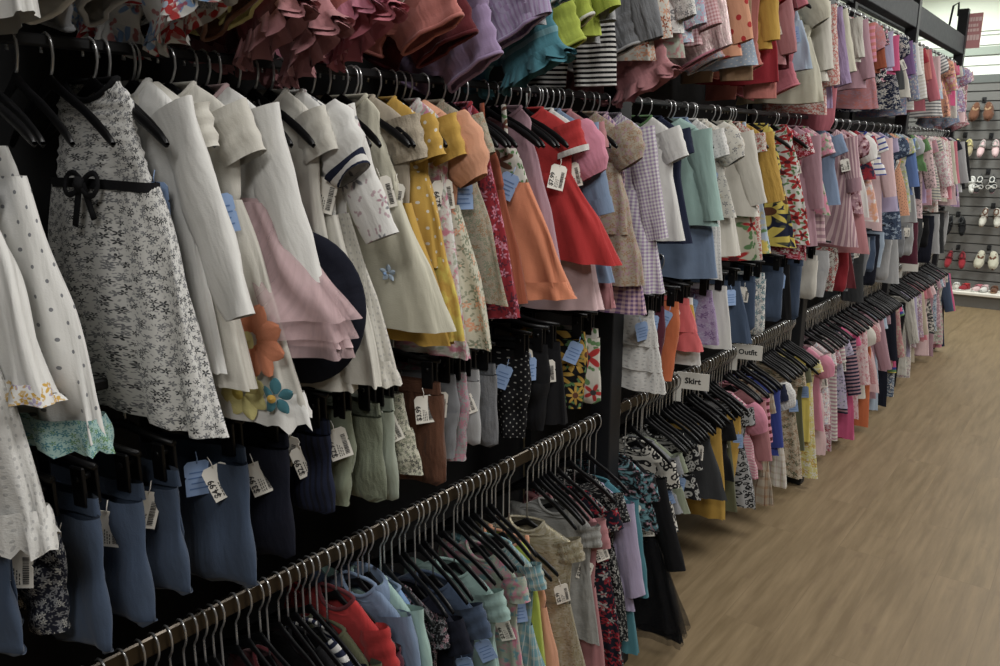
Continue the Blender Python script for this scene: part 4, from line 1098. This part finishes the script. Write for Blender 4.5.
# bare hangers between the clothes of the lowest rail and a few on the second
for rail, b, step in ((4, 0, .021), (4, 1, .024), (2, 0, .04), (4, 2, .028), (4, 3, .034)):
    clear = [i['y'] for i in items if i['rail'] == rail and i['o'].get('clear')]
    ys = sorted(i['y'] for i in items if i['rail'] == rail); y = POSTS[b] + .08; r = random.Random(b * 5 + rail)
    while y < POSTS[b + 1] - .06:
        if all(abs(y - q) > .013 for q in ys) and not any(-.10 < y - q < .02 for q in clear):
            hanger(rail, y, r.uniform(-.08, .08), 'bare black hanger squeezed between clothes on the %s, %s' % (RAILW[rail], BAYW[b]), 'bare hangers on the %s, %s' % (RAILW[rail], BAYW[b]), far=b >= 2)
        y += step * r.uniform(.8, 1.25)
print('HANGERS', N_HANGERS[0])
if FAR_HANGERS.k:
    fh = obj('clothes_hangers', FAR_HANGERS, M_HANGER); fh.data.materials.append(M_CHROME); fh.data.polygons.foreach_set('material_index', FAR_MI); tag(fh, 'small black hangers on the rails far down the aisle', 'hangers', kind='stuff')

# the navy sun hat hanging in front of the ivory dress
def sun_hat():
    z = on_plane(357, 310, XR + .19)[1]; y = next(i['y'] for i in items if 'navy hat' in i['desc']) - .045
    h = empty('sun_hat', (XR + .10, y, z)); tag(h, 'round navy sun hat hanging behind the pink tulle skirt', 'hat')
    a = np.linspace(0, 2 * PI, 41)[None]
    R = []
    for r_, d in ((.055, -.012), (.062, -.006), (.075, .0), (.10, .004), (.122, .004), (.124, .007), (.122, .010), (.08, .008), (.06, .004)):
        R.append(np.stack([r_ * np.cos(a[0]), d + .006 * np.sin(2 * a[0]), r_ * 1.08 * np.sin(a[0])], 1))
    obj('brim', MB().grid(np.array(R)), fabric('dark_navy'), h)
    R = [np.stack([r_ * np.cos(a[0]), np.full(41, d), r_ * np.sin(a[0])], 1) for r_, d in ((.064, -.004), (.066, -.03), (.06, -.055), (.045, -.068), (.02, -.074), (.001, -.075))]
    obj('crown', MB().grid(np.array(R)), fabric('dark_navy'), h)
    R = [np.stack([r_ * np.cos(a[0]), np.full(41, d), r_ * np.sin(a[0])], 1) for r_, d in ((.0675, -.006), (.069, -.024))]
    obj('hat_band', MB().grid(np.array(R)), fabric('dark_navy'), h)
    obj('cord', MB().tube([(0, .0, .12), (-.02, .01, .22), (-.05, .012, .34)], .0018, 6), M_STRING, h)
    h.rotation_euler = (0, .0, .45)
sun_hat()

# ------------------------------------------------------------------ signs
def rail_sign(px, py, text, lab, rail=4):
    y, z = on_plane(px, py, XR + .05)
    s = empty('rail_sign', (XR, y, RAILZ[rail])); tag(s, lab, 'sign', 'white card signs clipped to the rails')
    w, h = .115, .062
    obj('card', MB().box((.0, -.0015, -.035), (w, .0015, -.035 + h), 0), M_SIGN, s)
    obj('clip_strip', MB().box((-.012, -.002, -.085), (.018, .002, .022), 0), M_SIGN, s)
    s.rotation_euler = (0, 0, .25)
    if not text: return
    V, F = text_mesh(text, .03, bold=.0008)
    me = bpy.data.meshes.new('lettering'); me.from_pydata([(w * .5 + x, -.0028, -.004 + yy) for x, yy, zz in V], [], F)
    obj('lettering', me, plain('sign_ink', (20, 20, 22), .7), s)
    s.rotation_euler = (0, 0, .25)
rail_sign(690, 376, 'Skirt', 'white card sign reading Skirt on the lowest rail')
rail_sign(745, 354, 'Outfit', 'white card sign reading Outfit on the lowest rail')
rail_sign(908, 266, None, 'small blank pale card on the lowest rail far down the aisle')

def aisle_sign(FY):
    # pink placard on an arm at the rack's far end
    y = POSTS[-1] + .05
    s = empty('aisle_sign', (XR - .11, y, 2.60)); tag(s, 'square pink placard with pale lettering at the end of the rack', 'sign')
    pk = plain('placard_pink', (206, 148, 150), .6, noise=.06); pl = plain('placard_lettering', (240, 214, 212), .6)
    obj('arm', MB().tube([(0, 0, -.05), (.02, 0, .16), (.055, 0, .18), (.06, 0, .12), (.06, 0, .08)], .008, 8), M_POST, s)
    obj('placard', MB().box((.075, -.004, -.17), (.235, .004, .09), 0), pk, s)
    mb = MB(); r = random.Random(2)
    for k, (z, h) in enumerate(((.045, .03), (.0, .022), (-.035, .022), (-.09, .04))):
        x = .093 + (.008 if k == 0 else 0)
        while x < .212:
            w = r.choice((.012, .016, .02)); mb.box((x, -.0052, z - h / 2), (x + w, -.0042, z + h / 2)); x += w + .004
    obj('painted_lettering', mb, pl, s)

# ------------------------------------------------------------------ shoes on the slatwall
def shoe_mb(L=.16, w=.032, hgt=.045, boot=0.0):
    """toe towards +x; closed upper lofted over the length with an ankle opening"""
    t = np.linspace(0, 1, 16); th = np.linspace(0, 2 * PI, 17); rows = []
    for q in t:
        hw = w * (np.sin(PI * min(1, q * .86 + .09)) ** .45) * (1.05 if q > .55 else .9)
        top = hgt * (1.0 - .35 * q) if q > .35 else hgt * (1.0 + boot)
        if q in (0, 1): hw *= .35; top *= .55
        rows.append(np.stack([np.full(17, (q - .5) * L), hw * np.cos(th), np.where(np.sin(th) > 0, top * np.sin(th) ** .7 if False else top * np.abs(np.sin(th)) ** .7, -.004 * np.abs(np.sin(th)))], 1))
    return MB().grid(np.array(rows))
def sole_mb(L=.165, w=.035):
    t = np.linspace(0, 2 * PI, 29); x = L / 2 * np.cos(t); y = w * np.sin(t) * (1 + .12 * np.cos(t)) * (.9 + .1 * np.cos(2 * t))
    return MB().grid(np.array([np.stack([x * k, y * k, np.full(29, z)], 1) for k, z in ((0.01, -.012), (.97, -.012), (1.0, -.008), (1.0, .003), (.9, .005))]))
def shoe(loc, rot, c, sole, lab, bow=None, strap=None, boot=0.0, fur=False, group=None, L=.16, hang=False):
    s = empty('shoe', loc); s.rotation_euler = rot; tag(s, lab, 'shoe', group)
    up = obj('upper', shoe_mb(L, boot=boot, w=.05 if fur else .034, hgt=.075 if fur else .05), fabric(c), s)
    obj('sole', sole_mb(L * 1.03, .036), fabric(sole), s)
    a = np.linspace(0, 2 * PI, 15)
    obj('opening_trim', MB().tube(np.stack([-.035 + .036 * np.cos(a), .022 * np.sin(a), np.full(15, .05 * (1 + boot) * .96 + .004)], 1), .006 if not fur else .014, 6, cap=False), fabric(strap or sole), s)
    if strap: obj('strap', MB().tube([(-.005, -.036, .012), (-.004, -.028, .045), (-.004, 0, .06), (-.004, .028, .045), (-.005, .036, .012)], .006, 6, flat=(1, .5)), fabric(strap), s)
    if hang: obj('hanging_loop', MB().tube([(-.04, 0, .05), (-.09, 0, .03), (-.15, 0, .0)], .002, 5), M_STRING, s)
    if bow:
        b = bow_mb(.05, .015); b.xf(rotm(-.6, 0, PI / 2)); obj('bow', b, fabric(bow), s, (.045, 0, .042))
def far_hook(x, z, FY, words):
    h = empty('slatwall_hook', (x, FY, z)); tag(h, 'black slatwall hook holding the pair of %ss' % words, 'hook', 'hooks on the slatwall')
    obj('backplate', MB().box((-.02, -.008, -.025), (.02, .0, .035), .003), M_POST, h)
    obj('prong', MB().tube([(0, -.005, 0), (0, -.05, .0), (0, -.085, .004), (0, -.095, .018)], .006, 7), M_POST, h)
def far_stuff(FY):
    def P(px, py):
        r = ray(px, py); t = (FY - .09) / r[1]; return r[0] * t, EYE + r[2] * t
    pairs = [ # px, py, upper, sole, trim/strap, bow, words, extras
        (955, 122, 'tan', 'white', 'white', None, 'tan and white toddler shoe', {}),
        (981, 115, 'brown', 'brown', 'tan', None, 'fluffy brown slipper', dict(fur=True)),
        (962, 150, 'gold', 'cream', 'lemon', None, 'pale gold sandal', {}),
        (988, 151, 'pale_pink', 'mauve', 'silver', None, 'shiny pale pink jelly shoe', {}),
        (965, 187, 'white', 'pale_grey', 'white', None, 'white canvas shoe', {}),
        (985, 187, 'charcoal', 'mauve', 'white', 'white', 'dark shoe with a big white bow', {}),
        (955, 229, 'black', 'black', 'charcoal', None, 'black ankle boot', dict(boot=.8)),
        (990, 221, 'ivory', 'tan', 'brown', None, 'ivory boot with a tan sole', dict(boot=.8)),
        (955, 262, 'crimson', 'maroon', 'maroon', None, 'dark red shoe', {}),
        (986, 263, 'cream', 'brown', 'brown', None, 'cream slipper with brown lining', dict(fur=True)),
    ]
    for px, py, c, so, st, bw, words, ex in pairs:
        x, z = P(px, py)
        far_hook(x, z + .15, FY, words.replace(' shoe with a big white bow', ' white-bowed shoe').replace('boot with a tan sole', 'tan-soled boot').replace('slipper with brown lining', 'brown-lined slipper'))
        for sd, w in ((-1, 'left'), (1, 'right')):
            shoe((x + sd * .066, FY - .075, z + .02), (.25 * sd, .95, -PI / 2 + .12 * sd), c, so, '%s, %s one of its pair on the slatwall hook' % (words, w), bow=bw, strap=st, group='pairs of shoes on the slatwall', L=.2, hang=True, **ex)
    for px, c, so, st, words in ((958, 'ivory', 'white', 'white', 'ivory'), (966, 'crimson', 'white', 'red', 'bright red'), (979, 'pale_pink', 'white', 'rose', 'pale pink'), (986, 'white', 'silver', 'pale_pink', 'white and pink'), (996, 'brown', 'tan', 'brown', 'brown')):
        x, z = P(px, 285)
        shoe((x, FY - .19, .178), (0, 0, -PI / 2 + .5 * math.sin(px)), c, so, words + ' toddler shoe standing on the white plinth', strap=st, group='shoes on the plinth')

FY = build_room(); build_rack(); aisle_sign(FY); far_stuff(FY)

# ------------------------------------------------------------------ camera and light
cam = bpy.data.cameras.new('camera'); co = bpy.data.objects.new('camera', cam); C.objects.link(co)
cam.sensor_width = 36; cam.lens = FOCAL * 36 / 1000; co.location = (0, 0, EYE); co.rotation_euler = (PI / 2 - PITCH, 0, YAW); cam.clip_start = .02
bpy.context.scene.camera = co
def area(x, y, z, sx, sy, e, col_=(1, .985, .96), rot=(0, 0, 0)):
    l = bpy.data.lights.new('ceiling_light', 'AREA'); l.shape = 'RECTANGLE'; l.size = sx; l.size_y = sy; l.energy = e; l.color = col_
    o = bpy.data.objects.new('ceiling_light', l); C.objects.link(o); o.location = (x, y, z); o.rotation_euler = rot
for y in (-1.2, 1.2, 3.6, 6.0, 8.2): area(.55, y, 3.25, .6, 1.2, (44, 54, 55, 56, 54)[[-1.2, 1.2, 3.6, 6.0, 8.2].index(y)])
area(-1.6, 8.8, 3.25, .5, 1.0, 45, (.96, 1, .95)); area(.6, 9.2, 3.2, 1.6, .4, 38, (.96, 1, .94))
w = bpy.data.worlds.new('world'); bpy.context.scene.world = w; w.use_nodes = True
w.node_tree.nodes['Background'].inputs[0].default_value = (.8, .85, .95, 1); w.node_tree.nodes['Background'].inputs[1].default_value = .04
sc = bpy.context.scene
sc.view_settings.view_transform = 'Standard'; sc.view_settings.look = 'None'; sc.view_settings.exposure = 0.0
sc.cycles.max_bounces = 6; sc.cycles.diffuse_bounces = 3; sc.cycles.glossy_bounces = 2; sc.cycles.transparent_max_bounces = 16
sc.cycles.use_denoising = True
